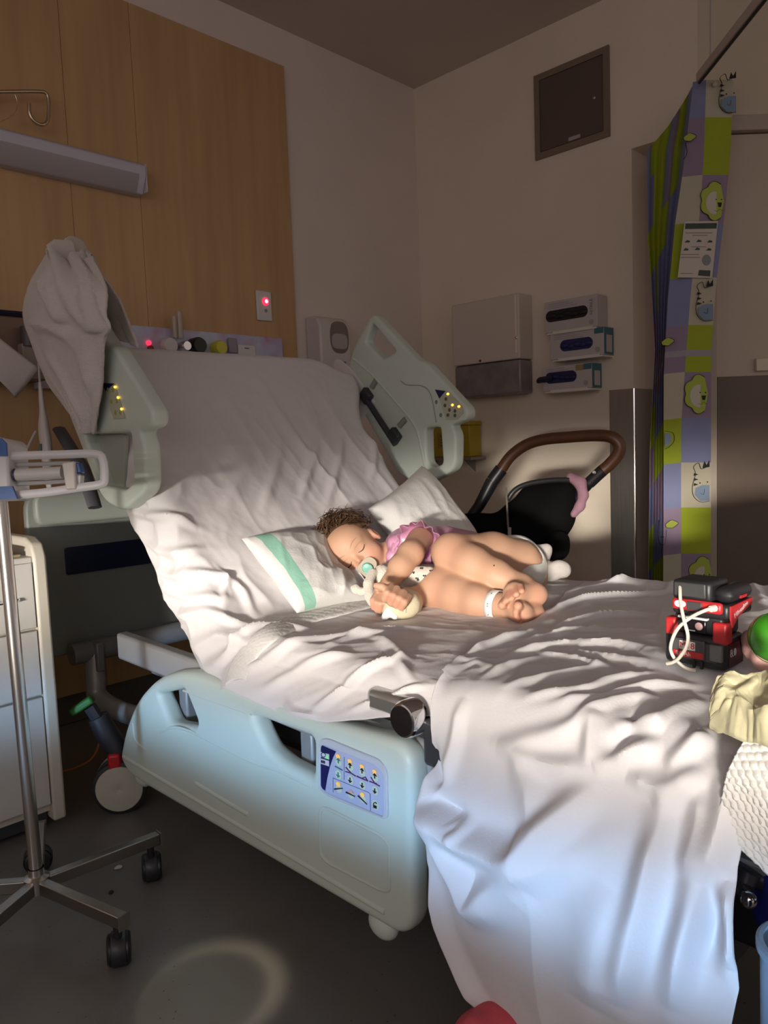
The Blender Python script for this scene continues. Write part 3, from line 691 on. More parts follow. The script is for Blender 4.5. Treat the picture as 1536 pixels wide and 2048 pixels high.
bbox(MB(), .30, .80, -.55, 1.05, .20, .33).build('base_box', M_dark, bed, bevel=.02)
for v in (-.45, .95):
    MB().tube([B(.52, v, .25), B(.52, v+.1, .47)], .035, 12).build('lift_arm', M_dark, bed)
    bbox(MB(), .12, .95, v-.04, v+.04, .15, .21).build('axle_beam', M_dark, bed, bevel=.01)
bbox(MB(), .14, .20, -.40, .60, .33, .40).build('actuator', mat('grey_actuator', (.10, .10, .11), .4), bed, bevel=.01)
bbox(MB(), .16, .24, .05, .30, .30, .46).build('motor', mat('pale_motor', (.25, .27, .30), .4), bed, bevel=.015)
bbox(MB(), .22, .90, .50, .56, .36, .42).build('cross_beam', M_grey, bed, bevel=.006)
# corner post and caster at the near head corner
tu = smooth_path([B(.09, 1.375, .39), B(.085, 1.37, .30), B(.085, 1.35, .245), B(.12, 1.22, .215), B(.22, 1.08, .20)], 6)
MB().tube(tu, .030, 16).build('corner_post', M_silver, bed)
def caster(cu, cv, ang, det):
    c = B(cu, cv, .074); ax = BU*math.cos(ang)+BV*math.sin(ang)   # axle direction
    t = np.array([-ax[1], ax[0], 0])
    cs = MB()
    leg = MB().tube(smooth_path([c+np.array([0, 0, .20])-t*.05, c+np.array([0, 0, .15])-t*.03, c+np.array([0, 0, .09]), c+np.array([0, 0, .04])], 5), [.028, .032, .030, .026], 12).build('caster_fork', M_dark, bed)
    for s_ in (-1, 1):
        w = MB().lathe(c+ax*s_*.012, ax*s_, [(.050, 0), (.068, 0), (.074, .004), (.074, .018), (.068, .022), (.064, .0225)], 36).build('caster_wheel', mat('black_rubber', (0.02, 0.02, 0.02), .6), bed)
        MB().lathe(c+ax*s_*.034, ax*s_, [(.064, 0), (.063, .003), (.03, .006), (.006, .0065), (.004, .0055), (0, .0055)], 36).build('wheel_disc', mat('beige_wheel', (0.46, 0.45, 0.38), .45, var=.08), w)
    MB().lathe(c-ax*.034, -ax, [(.0745, -.012), (.0752, -.004), (.0752, .004), (.0745, .012)], 36).build('wheel_guard', mat('cream_guard', (0.62, 0.58, 0.50), .45), bed)
    if det:
        MB().box(c+np.array([0, 0, .070])+ax*.012+t*-.008, (.050, .036, .060), (ax, t, (0, 0, 1))).build('red_brake', mat('red_plastic', (0.45, 0.012, 0.015), .4), bed, bevel=.008)
        MB().box(c+np.array([0, 0, .235])-t*.09+ax*.0, (.034, .070, .022), (ax, t*.85+np.array([0, 0, .5]), np.array([0, 0, .85])-t*.5)).build('green_pedal', mat('green_plastic', (0.03, 0.15, 0.025), .4), bed, bevel=.006)
        MB().tube([c+np.array([0, 0, .23])-t*.07, c+np.array([0, 0, .15])-t*.03], .018, 8).build('pedal_arm', M_dark, bed)
cw = uvz(at(222, 1634, 2, 0.0))
caster(cw[0]+.045, cw[1]+.02, math.radians(-125), True)
caster(.98, 1.08, .4, False); caster(.98, -.62, 2.2, False); caster(.12, -.68, .9, False)

# --- headboard
vh = 1.46
a = uvz(atv(45, 985, vh)); b_ = uvz(atv(116, 1305, vh))
hu0, hz0, hz1 = a[0], b_[2]-.01, a[2]+.005
outl = roundpoly([(hu0, hz0), (1.03, hz0), (1.03, hz1), (hu0, hz1)], [.02, .02, .07, .07], 6)
plate('headboard', [outl], (B(0, vh, 0), BU, (0, 0, 1), -BV), .03, .008, mat('grey_green_board', (0.27, 0.29, 0.26), .45, var=.05, vscale=3), bed)
plate('headboard_moulding', [roundpoly([(hu0+.02, hz1-.11), (1.01, hz1-.11), (1.01, hz1-.01), (hu0+.02, hz1-.01)], .035, 5)], (B(0, vh-.022, 0), BU, (0, 0, 1), -BV), .03, .012, mat('grey_green_moulding', (0.33, 0.36, 0.32), .4), bed)
c1 = uvz(atv(129, 1096, vh-.02)); c2 = uvz(atv(131, 1151, vh-.02))
plate('name_panel', [roundpoly([(c1[0], c2[2]), (c1[0]+.52, c2[2]), (c1[0]+.52, c1[2]), (c1[0], c1[2])], .008, 3)], (B(0, vh-.018, 0), BU, (0, 0, 1), -BV), .006, .001, mat('dark_navy_panel', (0.014, 0.022, 0.055), .35), bed)

# --- head side rails (tilt with the backrest). outline taken on the far rail's inner face
def far2(p, u): q = uvz(atu(p[0], p[1], u)); return (q[1], q[2])
UF = 1.03
out_px = [(744, 624), (832, 718), (850, 724), (936, 818), (934, 840), (903, 850), (912, 868), (911, 938), (850, 970), (800, 955), (690, 765), (703, 700)]
rr = [.03, .015, .02, .03, .02, .012, .02, .035, .03, .05, .06, .05]
outl = [np.array(far2(p, UF)) for p in out_px]
h1 = [np.array(far2(p, UF)) for p in [(744, 646), (792, 703), (765, 718), (731, 684)]]
h2 = [np.array(far2(p, UF)) for p in [(851, 856), (880, 853), (885, 928), (866, 936), (853, 922)]]
def h2n(dv, dz):
    r = []
    for p in [(168, 868), (262, 866), (268, 962), (250, 980), (208, 972)]:
        q = uvz(atu(*p, 0.0)); r.append(np.array([q[1]-dv, q[2]-dz]))
    return r
def head_rail(u, mirror, lab, dv=0.0, dz=0.0):
    sg = 1 if mirror else -1                              # which way the bed-side face points
    ex, ez = BV, -BU
    o = B(u, dv, dz)
    rl = plate('side_rail', [roundpoly(outl, rr, 6), roundpoly(h1, .012, 4), roundpoly(h2 if lab == 'far' else h2n(dv, dz), .014, 4)], (o, BV, (0, 0, 1), BU), .046, .0105, M_rail, bed)
    f = lambda p, off: (lambda q: B(u+off, q[0], q[1]))(far2(p, UF))
    inn = -.0235 if not mirror else .0235                 # inside face offset
    # raised ridge and control sticker on the visible face
    off = -.0242                                          # both visible faces look to -U
    stick = [(871, 779), (898, 783), (925, 812), (928, 826), (915, 839), (893, 839), (882, 805)]
    if lab == 'far':
        MB().prism([f(p, off) for p in stick], -BU*.0012).build('control_sticker', mat('grey_green_sticker', (0.46, 0.47, 0.36), .4), rl)
        MB().prism([f(p, off-.0013) for p in [(871, 779), (892, 782), (880, 797)]], -BU*.0008).build('navy_corner', M_navy, rl)
        for p in [(897, 788), (906, 810), (919, 813)]: MB().ell(f(p, off-.002), (.003, .0055, .004), (BU, BV, (0, 0, 1)), 10, 6).build('lamp', M_amber, rl)
        for p in [(893, 798), (900, 820), (911, 822), (891, 811), (897, 830), (911, 831)]: MB().ell(f(p, off-.0015), (.002, .006, .006), (BU, BV, (0, 0, 1)), 10, 6).build('button', mat('dark_olive', (.10, .10, .05), .5), rl)
        for p in [(873, 804), (882, 830)]: MB().ell(f(p, off), (.0015, .006, .007), (BU, BV, (0, 0, 1)), 10, 6).build('symbol', mat('grey_symbol', (.2, .22, .2), .5), rl)
        MB().tube(smooth_path([f((706, 716), off+.003), f((745, 750), off+.001), f((790, 800), off), f((830, 850), off), f((845, 900), off), f((852, 950), off+.003)], 6), .006, 8).build('ridge', M_rail, rl)
        MB().tube(smooth_path([f((802, 762), off), f((815, 770), off), f((845, 772), off), f((862, 790), off), f((873, 845), off)], 6), .0016, 6).build('seam', mat('rail_seam', (.30, .33, .28), .5), rl)
        # hinge bar on the inside face
        MB().tube([f((735, 795), off-.010), f((795, 888), off-.010)], .011, 10).build('hinge_bar', M_dark, bed)
        for p in [(736, 792), (792, 872)]:
            c = f(p, off-.006); MB().box(c, (.028, .05, .045), (BU, tb, nb)).build('hinge_block', M_dark, bed, bevel=.006)
        for p, q in [((745, 775), (754, 760)), ((800, 852), (812, 838))]:
            MB().tube([f(p, off), f(q, off)], .011, 8).build('hinge_slot', mat('rail_slot', (.24, .27, .23), .5), rl)
    else:
        g = lambda p, o2: atu(p[0], p[1], u+off+o2)
        MB().prism([g(p, 0) for p in [(203, 766), (229, 767), (251, 836), (228, 838)]], -BU*.0012).build('control_sticker', mat('grey_green_sticker', (0.46, 0.47, 0.36), .4), rl)
        MB().prism([g(p, -.0013) for p in [(203, 766), (229, 767), (212, 782)]], -BU*.0008).build('navy_corner', M_navy, rl)
        for p in [(230, 774), (236, 795), (243, 818)]: MB().ell(g(p, -.0025), (.003, .005, .0035), (BU, BV, (0, 0, 1)), 10, 6).build('lamp', M_amber, rl)
        for p in [(216, 779), (226, 780), (223, 803), (234, 802), (231, 825), (241, 825)]: MB().lathe(g(p, -.0012), -BU, [(.0055, 0), (.0055, .001), (.0035, .0012), (0, .0012)], 12).build('button', mat('lime_button', (.30, .36, .07), .4), rl)
    return rl
head_rail(UF+.023, False, 'far')
_n = uvz(atu(306, 826, 0.0)); _f = far2((936, 822), UF)
head_rail(0.022, True, 'near', _n[1]-_f[0], _n[2]-_f[1])
plate('rail_pocket', [roundpoly([np.array(uvz(atu(*p, .03))[1:3]) for p in [(160, 872), (250, 868), (246, 985), (205, 985)]], .015, 4)], (B(.036, 0, 0), BV, (0, 0, 1), BU), .010, .002, mat('pocket_green', (.36, .39, .33), .5), bed)
# moulded pocket of the near rail and its dark hinge arm
g = lambda p, u: atu(p[0], p[1], u)
MB().tube([g((118, 858), .05), g((165, 935), .06), g((190, 1015), .06)], [.022, .024, .022], 8, flat=.5).build('hinge_arm', mat('dark_grey_arm', (.10, .10, .11), .35), bed)

# --- lowered near side rail
def r3(zx, zy): return (200+zx*.4297, 1300+zy*.4297)
def nr(zx, zy, u=0.0): q = uvz(atu(*r3(zx, zy), u)); return np.array([q[1], q[2]])
rail_px = [(88, 505), (112, 370), (170, 225), (260, 130), (360, 98), (440, 105), (900, 290), (1380, 425), (1440, 500), (1452, 620), (1456, 1265), (1425, 1322), (1380, 1330), (195, 628), (130, 580)]
rail_r = [.03, .05, .06, .06, .06, .08, .4, .08, .05, .1, .05, .03, .02, .02, .03]
ro = roundpoly([nr(*p) for p in rail_px], rail_r, 6)
rh1 = roundpoly([nr(*p) for p in [(268, 207), (388, 184), (412, 240), (449, 335), (440, 360), (345, 346), (318, 330)]], .012, 4)
rh2 = roundpoly([nr(*p) for p in [(700, 305), (978, 408), (988, 430), (988, 592), (850, 525), (775, 460)]], .015, 4)
BS = (B(.024, 0, 0), BV, np.array([0, 0, 1.]), BU)
lr = plate('lowered_side_rail', [ro, rh1, rh2], BS, .048, .017, M_rail, bed)
def nP(zx, zy, off=0.0): q = nr(zx, zy); return B(-off, q[0], q[1])
for pts, r_ in ([[(108, 497), (1325, 1222)], .007], [[(447, 622), (690, 768)], .007], [[(150, 340), (165, 420), (215, 468)], .004], [[(280, 385), (330, 362), (400, 372), (520, 430), (700, 520), (820, 560), (990, 640)], .004], [[(385, 190), (700, 300)], .003]):
    P_ = [nP(*p, off=-.0035 if r_ > .005 else -.0022) for p in pts]
    MB().tube(smooth_path(P_, 6) if len(P_) > 2 else P_, r_, 10).build('rail_ridge', M_rail, lr)
fr_o = roundpoly([nr(*p) for p in [(1024, 416), (1060, 408), (1305, 508), (1342, 560), (1345, 792), (1065, 678), (1022, 645)]], .014, 5)
fr_i = roundpoly([nr(*p) for p in [(1032, 440), (1060, 444), (1290, 536), (1324, 570), (1328, 776), (1060, 664), (1031, 645)]], .010, 5)
plate('control_frame', [fr_o, fr_i], (B(-.001, 0, 0), BV, (0, 0, 1), BU), .007, .002, mat('grey_bezel', (0.50, 0.52, 0.55), .35), lr)
cpn = plate('control_panel', [fr_i], (B(.0, 0, 0), BV, (0, 0, 1), BU), .003, .0002, M_sticker, lr)
q_o = roundpoly([nr(*p) for p in [(1026, 736), (1060, 738), (1310, 862), (1348, 905), (1348, 1122), (1310, 1118), (1062, 990), (1026, 950)]], .012, 5)
MB().tube([B(.001, *q) for q in q_o], .0042, 8, closed=True).build('rail_ridge', M_rail, lr)
# printed symbols of the control panel (coordinates measured on the panel, 1536x1690 view)
def kp(zx, zy, off=.0018): q = uvz(atu(600+zx*200/1536, 1440+zy*220/1690, 0)); return B(-off, q[1], q[2])
M_cream = mat('panel_cream', (0.55, 0.62, 0.48), .4); M_inkb = mat('panel_black', (.012, .012, .016), .4); M_line = mat('panel_line', (.14, .16, .28), .4); M_teal = mat('panel_teal', (.03, .20, .20), .4); M_plum = mat('panel_plum', (.10, .03, .10), .4); M_org = mat('panel_orange', (.85, .45, .10), .4, emit=(1, .5, .1), estr=.35)
MB().prism([kp(*p) for p in [(330, 395), (350, 382), (568, 478), (520, 570), (470, 720), (430, 890), (400, 1080), (360, 1050), (335, 1000)]], -BU*.0006).build('print_navy', M_navy, cpn)
for poly in ([(325, 480), (465, 520), (465, 600), (330, 555)], [(328, 580), (462, 620), (465, 705), (330, 660)]):
    MB().prism([kp(*p, off=.0025) for p in poly], -BU*.0006).build('print_key', mat('panel_white', (.55, .56, .62), .4), cpn)
MB().tube([kp(380+34*math.cos(t), 528+34*math.sin(t)+10*math.cos(t)*.4, .0032) for t in np.linspace(0, 2*PI, 17)[:-1]], .0009, 6, closed=True).build('print_ring', M_inkb, cpn)
MB().prism([kp(*p, off=.0032) for p in [(410, 530), (462, 545), (462, 592), (415, 578)]], -BU*.0004).build('print_green', mat('panel_green', (.25, .55, .25), .4, emit=(.3, .9, .3), estr=.25), cpn)
for k in range(3): MB().prism([kp(*p, off=.0032) for p in [(345+k*22, 605+k*6), (362+k*22, 610+k*6), (362+k*22, 652+k*6), (345+k*22, 647+k*6)]], -BU*.0004).build('print_mark', M_inkb, cpn)
def elp(cx, cy, rx, ry, m, nm, off=.0022): MB().prism([kp(cx+rx*math.cos(t), cy+ry*math.sin(t)+rx*math.cos(t)*.4, off) for t in np.linspace(0, 2*PI, 25)[:-1]], -BU*.0005).build(nm, m, cpn)
def arrow(cx, cy, up, m):
    s_ = -1 if up else 1
    MB().prism([kp(cx+dx, cy+dy*s_+dx*.4, .0034) for dx, dy in [(-8, -40), (8, -40), (8, 5), (36, 0), (0, 45), (-36, 0), (-8, 5)]][::1], -BU*.0004).build('print_arrow', m, cpn)
ups = [(610, 635, M_teal), (790, 710, M_inkb), (975, 790, M_inkb), (1170, 870, M_inkb)]
dns = [(607, 835, M_teal), (790, 915, M_inkb), (977, 995, M_inkb), (1170, 1080, M_inkb)]
for x, y, m in ups: elp(x, y, 50, 65, M_cream, 'print_button'); arrow(x, y-20, True, m); elp(x-5, y-85, 32, 32, M_org, 'print_lamp', .0030)
for x, y, m in dns: elp(x, y, 50, 70, M_cream, 'print_button'); arrow(x, y, False, m)
elp(1175, 1300, 52, 78, M_cream, 'print_button')
MB().prism([kp(*p, off=.0034) for p in [(1148, 1290), (1200, 1310), (1200, 1355), (1148, 1335)]], -BU*.0004).build('print_padlock', M_inkb, cpn)
MB().tube([kp(1174+24*math.cos(t), 1290-34*math.sin(t), .0034) for t in np.linspace(0.3, PI+.2, 9)], .0009, 6).build('print_shackle', M_inkb, cpn)
for x, y in [(615, 1050), (800, 1140), (985, 1205)]: elp(x, y, 48, 62, M_cream, 'print_button')
for x, y in [(607, 975), (978, 1140)]: elp(x, y, 33, 33, M_org, 'print_lamp', .0030)
elp(800, 1095, 40, 25, mat('panel_pink', (.62, .35, .30), .4), 'print_heart', .0028)
for p in ([(555, 1050), (675, 1040)], [(730, 1100), (865, 1165)], [(915, 1155), (1050, 1285)]): MB().tube([kp(*p[0], off=.0034), kp(*p[1], off=.0034)], [.0016, .0009], 6).build('print_bar', M_inkb, cpn)
for pts in ([(690, 565), (690, 910)], [(520, 1105), (520, 885), (1060, 1105), (1090, 1130), (1095, 1390)]): MB().tube([kp(*p, off=.002) for p in pts], .0006, 5).build('print_rule', M_line, cpn)
MB().tube([kp(555, 705), kp(665, 765)], .0020, 6, flat=.5).build('print_mattress', M_teal, cpn)
for pts in ([(715, 785), (800, 810), (870, 855)], [(720, 720), (800, 808)], [(890, 855), (960, 890), (1020, 870), (1060, 935)], [(890, 860), (1060, 930)], [(1085, 935), (1150, 960), (1240, 1008)], [(1105, 870), (1160, 960), (1190, 970)]):
    MB().tube([kp(*p, off=.0026) for p in pts], .0011, 6).build('print_figure', M_plum, cpn)
# feet of the rail
for zx, zy in ((1275, 1300), (165, 600)): MB().ell(nP(zx, zy, -.024), (.02, .035, .028), (BU, BV, (0, 0, 1)), 16, 10).build('rail_foot', M_rail, lr)
for u_, v_ in ((.05, .25), (.05, .75)): bbox(MB(), .048, .11, v_-.02, v_+.02, .28, .45).build('rail_link', M_grey, bed, bevel=.006)
# --- chrome pivot hub under the sheet
hc = atu(806, 1441, -.002)
MB().lathe(hc+BU*.03, -BU, [(.0, 0), (.031, 0), (.031, .026), (.028, .032), (.0245, .033)], 32).build('pivot_hub', M_chrome, bed)
MB().lathe(hc-BU*.002, -BU, [(.025, 0), (.025, .003), (.0, .004)], 32).build('hub_cap', mat('black_gloss', (.012, .010, .010), .15), bed)
MB().box(hc+BU*.05-BV*(-.060)+np.array([0, 0, .002]), (.05, .12, .044), (BU, BV, (0, 0, 1))).build('hub_arm', mat('satin_aluminium', (.62, .62, .62), .3, .9), bed, bevel=.012)
bbox(MB(), .02, .05, hc[1]-.92-.07, hc[1]-.92-.02, .47, .55).build('hub_block', M_dark, bed, bevel=.008)
# --- foot board (mostly outside the frame) and bumper knob
bbox(MB(), .05, 1.02, VF-.09, VF-.055, .30, .78).build('footboard', mat('grey_green_board', (0.27, 0.29, 0.26), .45), bed, bevel=.012)
# mattress: a thing of its own under the sheets
s = np.concatenate([np.linspace(VF-VC, -.12, 14), np.linspace(-.10, .16, 10), np.linspace(.2, LB, 12), LB+.05*np.linspace(0, PI, 7)[1:]])
v, z, nv, nz = surf_path(s)
cs = roundpoly([(U0+.012, -.012), (U1-.012, -.012), (U1-.012, -TH), (U0+.012, -TH)], .035, 4)
n_ = 36
Pm = np.zeros((n_, len(cs), 3))
for k, (u, dd) in enumerate(cs):
    for i in range(n_): Pm[i, k] = B(u-(.13 if (s[i] > .05 and u > .5) else 0), v[i]+nv[i]*dd, z[i]+nz[i]*dd)
mV = Pm.reshape(-1, 3); nc = len(cs); Fm = [(i*nc+k, i*nc+(k+1) % nc, (i+1)*nc+(k+1) % nc, (i+1)*nc+k) for i in range(n_-1) for k in range(nc)]+[tuple(range(nc)), tuple((n_-1)*nc+k for k in range(nc))[::-1]]
tag(pydata('mattress', mV, Fm, mat('mattress_cover', (.5, .5, .48), .6)), 'thick mattress bent with the raised bed, wrapped in white sheets', 'mattress')
# ================================================================== bed linen
def linen(name, col, bump=.08):
    m = mat(name, col, 0.75, var=0.03, vscale=3, bump=bump, bscale=260, sheen=.15, spec=.25)
    return m
M_sheet = linen('white_cotton', (0.69, 0.66, 0.655))
def smoothstep(a, b, x): t = np.clip((x-a)/(b-a), 0, 1); return t*t*(3-2*t)
# --- bottom sheet: flat part, raised back, loose near edge
na, ns = 290, 510
S = np.concatenate([np.linspace(VF-VC+.02, LB, 470), LB+np.linspace(0.004, .28, 40)])
Am = np.linspace(-.20, U1-U0+.12, na)
v, z, nv_, nz_ = surf_path(S)
W = U1-U0; R = .045; par = np.zeros((na, ns, 2)); P = np.zeros((na, ns, 3))
sg = S[None, :].repeat(na, 0); ag = Am[:, None].repeat(ns, 1)
par[..., 0] = ag; par[..., 1] = sg
loose = smoothstep(-.78, -.66, sg)*(1-smoothstep(-.10, .02, sg))            # loose hem over the lowered rail
wrap_n = np.where(ag < 0, -ag*(.86*(1-loose)*np.where(sg < -.5, .35, 1)+loose*np.interp(sg, [-.75, -.62, -.52, -.42, -.3, -.1], [.30, .42, .58, .72, .80, .76])), 0); wrap_f = np.maximum(ag-W, 0)
th = np.minimum(wrap_n/R, PI/2); ex = np.maximum(wrap_n-R*PI/2, 0)
thf = np.minimum(wrap_f/R, PI/2); exf = np.maximum(wrap_f-R*PI/2, 0)
# the far edge of the cloth is pulled in low on the backrest
pull = .13*smoothstep(.05, .30, sg)*(1-smoothstep(.55, .93, sg))
u = U0+np.clip(ag, 0, W)*(1-pull/W)-R*np.sin(th)+R*np.sin(thf)
hem = .5+.5*np.sin(sg*9+1.0)
flare = loose*(.45+.3*hem)
u = u-ex*np.sin(flare*1.0)
dd = -R*(1-np.cos(th))-ex*np.cos(flare)-R*(1-np.cos(thf))-exf
# rounded top corners of the backrest
crn = smoothstep(W-.16, W, ag)**2*smoothstep(.70, .98, sg)*.075+smoothstep(.12, 0, ag)**2*smoothstep(.78, .98, sg)*.06
dd = dd-0*crn
vv = v[None, :]+nv_[None, :]*dd; zz = z[None, :]+nz_[None, :]*dd
vv = vv-bt[0]*crn*.9; zz = zz-bt[1]*crn*.9
P = BO+u[..., None]*BU+vv[..., None]*BV; P[..., 2] = zz
N = normals_grid(P); 
if N[na//2, 20, 2] < 0: N = -N
# wrinkles: long soft hanging folds on the back, crumple on the seat
fb = smoothstep(.15, .35, sg)*(1-smoothstep(.55, .90, sg))
x = ag+.05*fbm(ag*3, sg*2, 3)
D = fb*.013*(ridged(x*7+sg*1.2, sg*1.1, 5, 2)-.45)*smoothstep(.0, .2, ag)
seat = 1-smoothstep(.0, .25, sg)
D += seat*.011*(ridged(ag*5+.6*fbm(ag*4, sg*4, 8)+sg*2.2, sg*3.2-ag*1.0, 11, 3)-.5)
near = smoothstep(.32, .0, ag)*smoothstep(-.1, .05, sg)*(1-smoothstep(.40, .62, sg))
D += near*.024*(ridged(ag*4+sg*1.5, sg*6.5-ag*3.5+fbm(ag*5, sg*5, 4), 21, 2)-.5)
D += .0022*fbm(ag*30, sg*30, 40, 2)
P = P+N*D[..., None]
P = folds(P, par, [
    ([(640, 868), (622, 930), (598, 1005)], .014, .013), ([(690, 860), (676, 930), (652, 1015)], .014, .011), ([(565, 880), (548, 950), (520, 1030)], .016, .008),
    ([(735, 850), (748, 905), (738, 965)], .012, .011), ([(770, 860), (775, 920)], .012, .008), ([(500, 900), (470, 980), (440, 1030)], .02, .006),
    ([(262, 1024), (330, 1032), (402, 1058)], .012, .018), ([(262, 1118), (340, 1150), (470, 1170), (520, 1240)], .012, .014), ([(270, 1090), (350, 1108), (420, 1095)], .012, .012),
    ([(300, 1170), (380, 1195), (470, 1200)], .012, .012), ([(345, 1245), (430, 1225), (520, 1255)], .012, .014), ([(380, 1300), (440, 1270), (500, 1290)], .010, .012),
    ([(430, 1130), (450, 1160), (445, 1210)], .008, .008), ([(400, 1335), (470, 1285), (560, 1255), (640, 1262)], .012, .014),
    ([(470, 1350), (560, 1300), (700, 1275), (840, 1262)], .012, .012), ([(520, 1385), (600, 1340), (720, 1310)], .012, .012), ([(620, 1425), (700, 1370), (840, 1320)], .010, .012),
    ([(570, 1400), (590, 1425), (640, 1432)], .008, .010), ([(700, 1420), (790, 1390), (850, 1370)], .010, .012), ([(740, 1270), (800, 1310), (830, 1370)], .012, .012), ([(640, 1300), (760, 1260), (880, 1258)], .010, .010)], N)
o = gridmesh('bed_sheet', P, M_sheet, solid=.002)
tag(o, 'white fitted sheet stretched over the raised backrest and seat of bed', 'sheet')
PSH = P

# --- top sheet: covers the foot half and hangs over the near side
nt_, nh, nw = 140, 170, 290
vl_t = lambda t: .17*(1-t)+(-.10)*t
hs = np.array([0, .15, .27, .37, .43, .50, .58]); vl = np.array([-.10, -.14, -.155, -.20, -.245, -.31, -.38]); vr = np.array([-.63, -.62, -.635, -.62, -.59, -.56, -.52])
wv = np.linspace(0, 1, nw)
rows = []; parr = []
for i in range(nt_):                                          # across the top, far edge first
    t = i/(nt_-1); uu = U1+.03-(U1+.03-.085)*t
    vL = vl_t(t)+.012*math.sin(t*9); vR = -.80+.17*smoothstep(.86, 1, t)
    vw = vL+(vR-vL)*wv
    zt = ZM+.014+.050*smoothstep(-.10, -.45, vw)*(1-.75*smoothstep(.60, 1.0, np.full(nw, t)))-.045*max(0, (t < .08)*(.08-t)/.08)
    zt = zt-.02*smoothstep(.10, 0, wv*1.0)*.35
    rows.append(np.stack([np.full(nw, uu), vw, zt], -1)); parr.append(np.stack([np.full(nw, -t*.92), -vw], -1))
hm = .44+.14*np.sin(np.clip(wv, 0, 1)*PI)**.8
for j in range(1, nh+1):
    f = j/nh; h = f*hm
    Rr = .055; thh = np.minimum(h/Rr, PI/2); exh = np.maximum(h-Rr*PI/2, 0)
    a = np.interp(h, hs, vl); b = np.interp(h, hs, vr)
    vw = a+(b-a)*wv
    z0_ = rows[nt_-1][:, 2]
    bul = .075*np.sin(np.clip(h/.5, 0, 1)*PI*.62)+.02*np.sin(wv*PI)
    uu = .085-Rr*np.sin(thh)-bul*smoothstep(.02, .2, h)
    rows.append(np.stack([uu, vw, z0_-Rr*(1-np.cos(thh))-exh], -1)); parr.append(np.stack([-.92-h*-1*-1, -vw], -1))
T = np.array(rows); par = np.array(parr)
P = BO+T[..., :1]*BU+T[..., 1:2]*BV; P[..., 2] = T[..., 2]
N = normals_grid(P)
if N[20, 60, 2] < 0: N = -N
hang = smoothstep(nt_-3, nt_+21, np.arange(nt_+nh)[:, None]*np.ones(nw))
top = 1-hang
pu, pv = par[..., 0], par[..., 1]
D = top*.013*(ridged(pu*3.0-pv*1.4+.5*fbm(pu*3, pv*3, 61), pv*4.2+pu*2.6, 63, 3)-.5)
rad = np.hypot(pu+.62, pv-.33); ang_ = np.arctan2(pu+.62, pv-.33)   # creases fanning out from under the battery
D += top*.007*(ridged(ang_*3.2, rad*2.0, 77, 2)-.5)*smoothstep(.05, .12, rad)*(1-smoothstep(.3, .5, rad))
D += hang*.022*(ridged(pv*3.6+pu*.9+.35*fbm(pu*3, pv*3, 9), pu*.9, 31, 2)-.5)*smoothstep(.0, .25, -pu-.92+.0)
D += .0018*fbm(pu*30, pv*30, 41, 2)
P = P+N*D[..., None]
def z5(zx, zy): return (800+zx*.479, 1300+zy*.479)
st = [([(65, 520), (120, 640), (230, 770), (380, 840), (500, 860), (560, 820), (700, 690), (830, 540)], .020, .030),
      ([(80, 560), (170, 800), (260, 960), (320, 1070), (420, 980), (640, 900), (820, 800)], .020, .022),
      ([(280, 190), (230, 400), (180, 570)], .012, .014), ([(100, 380), (130, 470), (170, 575)], .012, -.018), ([(110, 620), (250, 690), (260, 770)], .012, -.014),
      ([(230, 700), (290, 740), (250, 775)], .010, .010), ([(360, 390), (560, 370), (720, 320), (830, 240), (1010, 200), (1060, 260)], .013, .015),
      ([(800, 490), (960, 430), (1110, 400)], .012, .013), ([(820, 260), (800, 490)], .012, .010), ([(830, 500), (960, 330), (1000, 230)], .012, -.010), ([(940, 510), (1090, 575), (1270, 500)], .011, .011),
      ([(1050, 670), (1180, 600), (1280, 500)], .012, .010), ([(1110, 640), (1050, 900), (990, 1150), (920, 1500)], .016, .020),
      ([(1390, 420), (1370, 680), (1290, 930), (1200, 1220), (1120, 1520)], .016, .024), ([(1340, 880), (1285, 980), (1290, 1150), (1250, 1350)], .014, -.02),
      ([(1375, 950), (1385, 1200), (1370, 1340)], .010, .016), ([(1270, 560), (1250, 760), (1180, 960)], .014, .014), ([(400, 400), (640, 480), (820, 490)], .012, .010), ([(480, 430), (540, 600), (530, 720)], .016, .008),
      ([(80, 900), (130, 1120), (300, 1420), (420, 1560)], .012, .016), ([(900, 980), (840, 1200), (800, 1500)], .03, .014), ([(560, 1000), (420, 1090), (330, 1080)], .02, .010),
      ([(120, 110), (240, 60), (420, 40)], .012, .012), ([(110, 200), (210, 100), (330, 60), (430, 100)], .012, .010), ([(330, 130), (460, 60), (620, 20)], .011, .010), ([(420, 180), (600, 120), (850, 60)], .011, .011),
      ([(500, 210), (760, 170), (900, 120), (1100, 110)], .011, .011), ([(620, 240), (830, 200), (980, 160), (1270, 150)], .011, .010), ([(560, 10), (740, 40), (900, 90)], .009, .010), ([(700, 0), (860, 30), (1050, 60)], .009, .009),
      ([(1060, 330), (1140, 260), (1280, 200)], .012, .012), ([(900, 340), (1000, 300), (1120, 330)], .012, .010), ([(1290, 350), (1200, 420), (1110, 520)], .012, .010)]
st = [([z5(*p) for p in pts], w, h*1.3) for pts, w, h in st]
st = [(p_, w, h*(.6 if min(q[1] for q in p_) < 1400 else 1)) for p_, w, h in st]
st += [([(1090, 1230), (1160, 1200), (1300, 1190), (1360, 1195)], .010, .012), ([(1120, 1180), (1240, 1165), (1340, 1180)], .010, .010), ([(1100, 1262), (1200, 1232), (1330, 1225)], .010, .012), ([(1040, 1290), (1160, 1262), (1320, 1262)], .010, .010),
       ([(1000, 1322), (1130, 1290), (1300, 1295)], .010, .010), ([(1160, 1152), (1250, 1140), (1350, 1150), (1500, 1165)], .02, .016), ([(1500, 1200), (1536, 1230)], .012, .01), ([(880, 1330), (960, 1275), (1080, 1255)], .012, .012)]
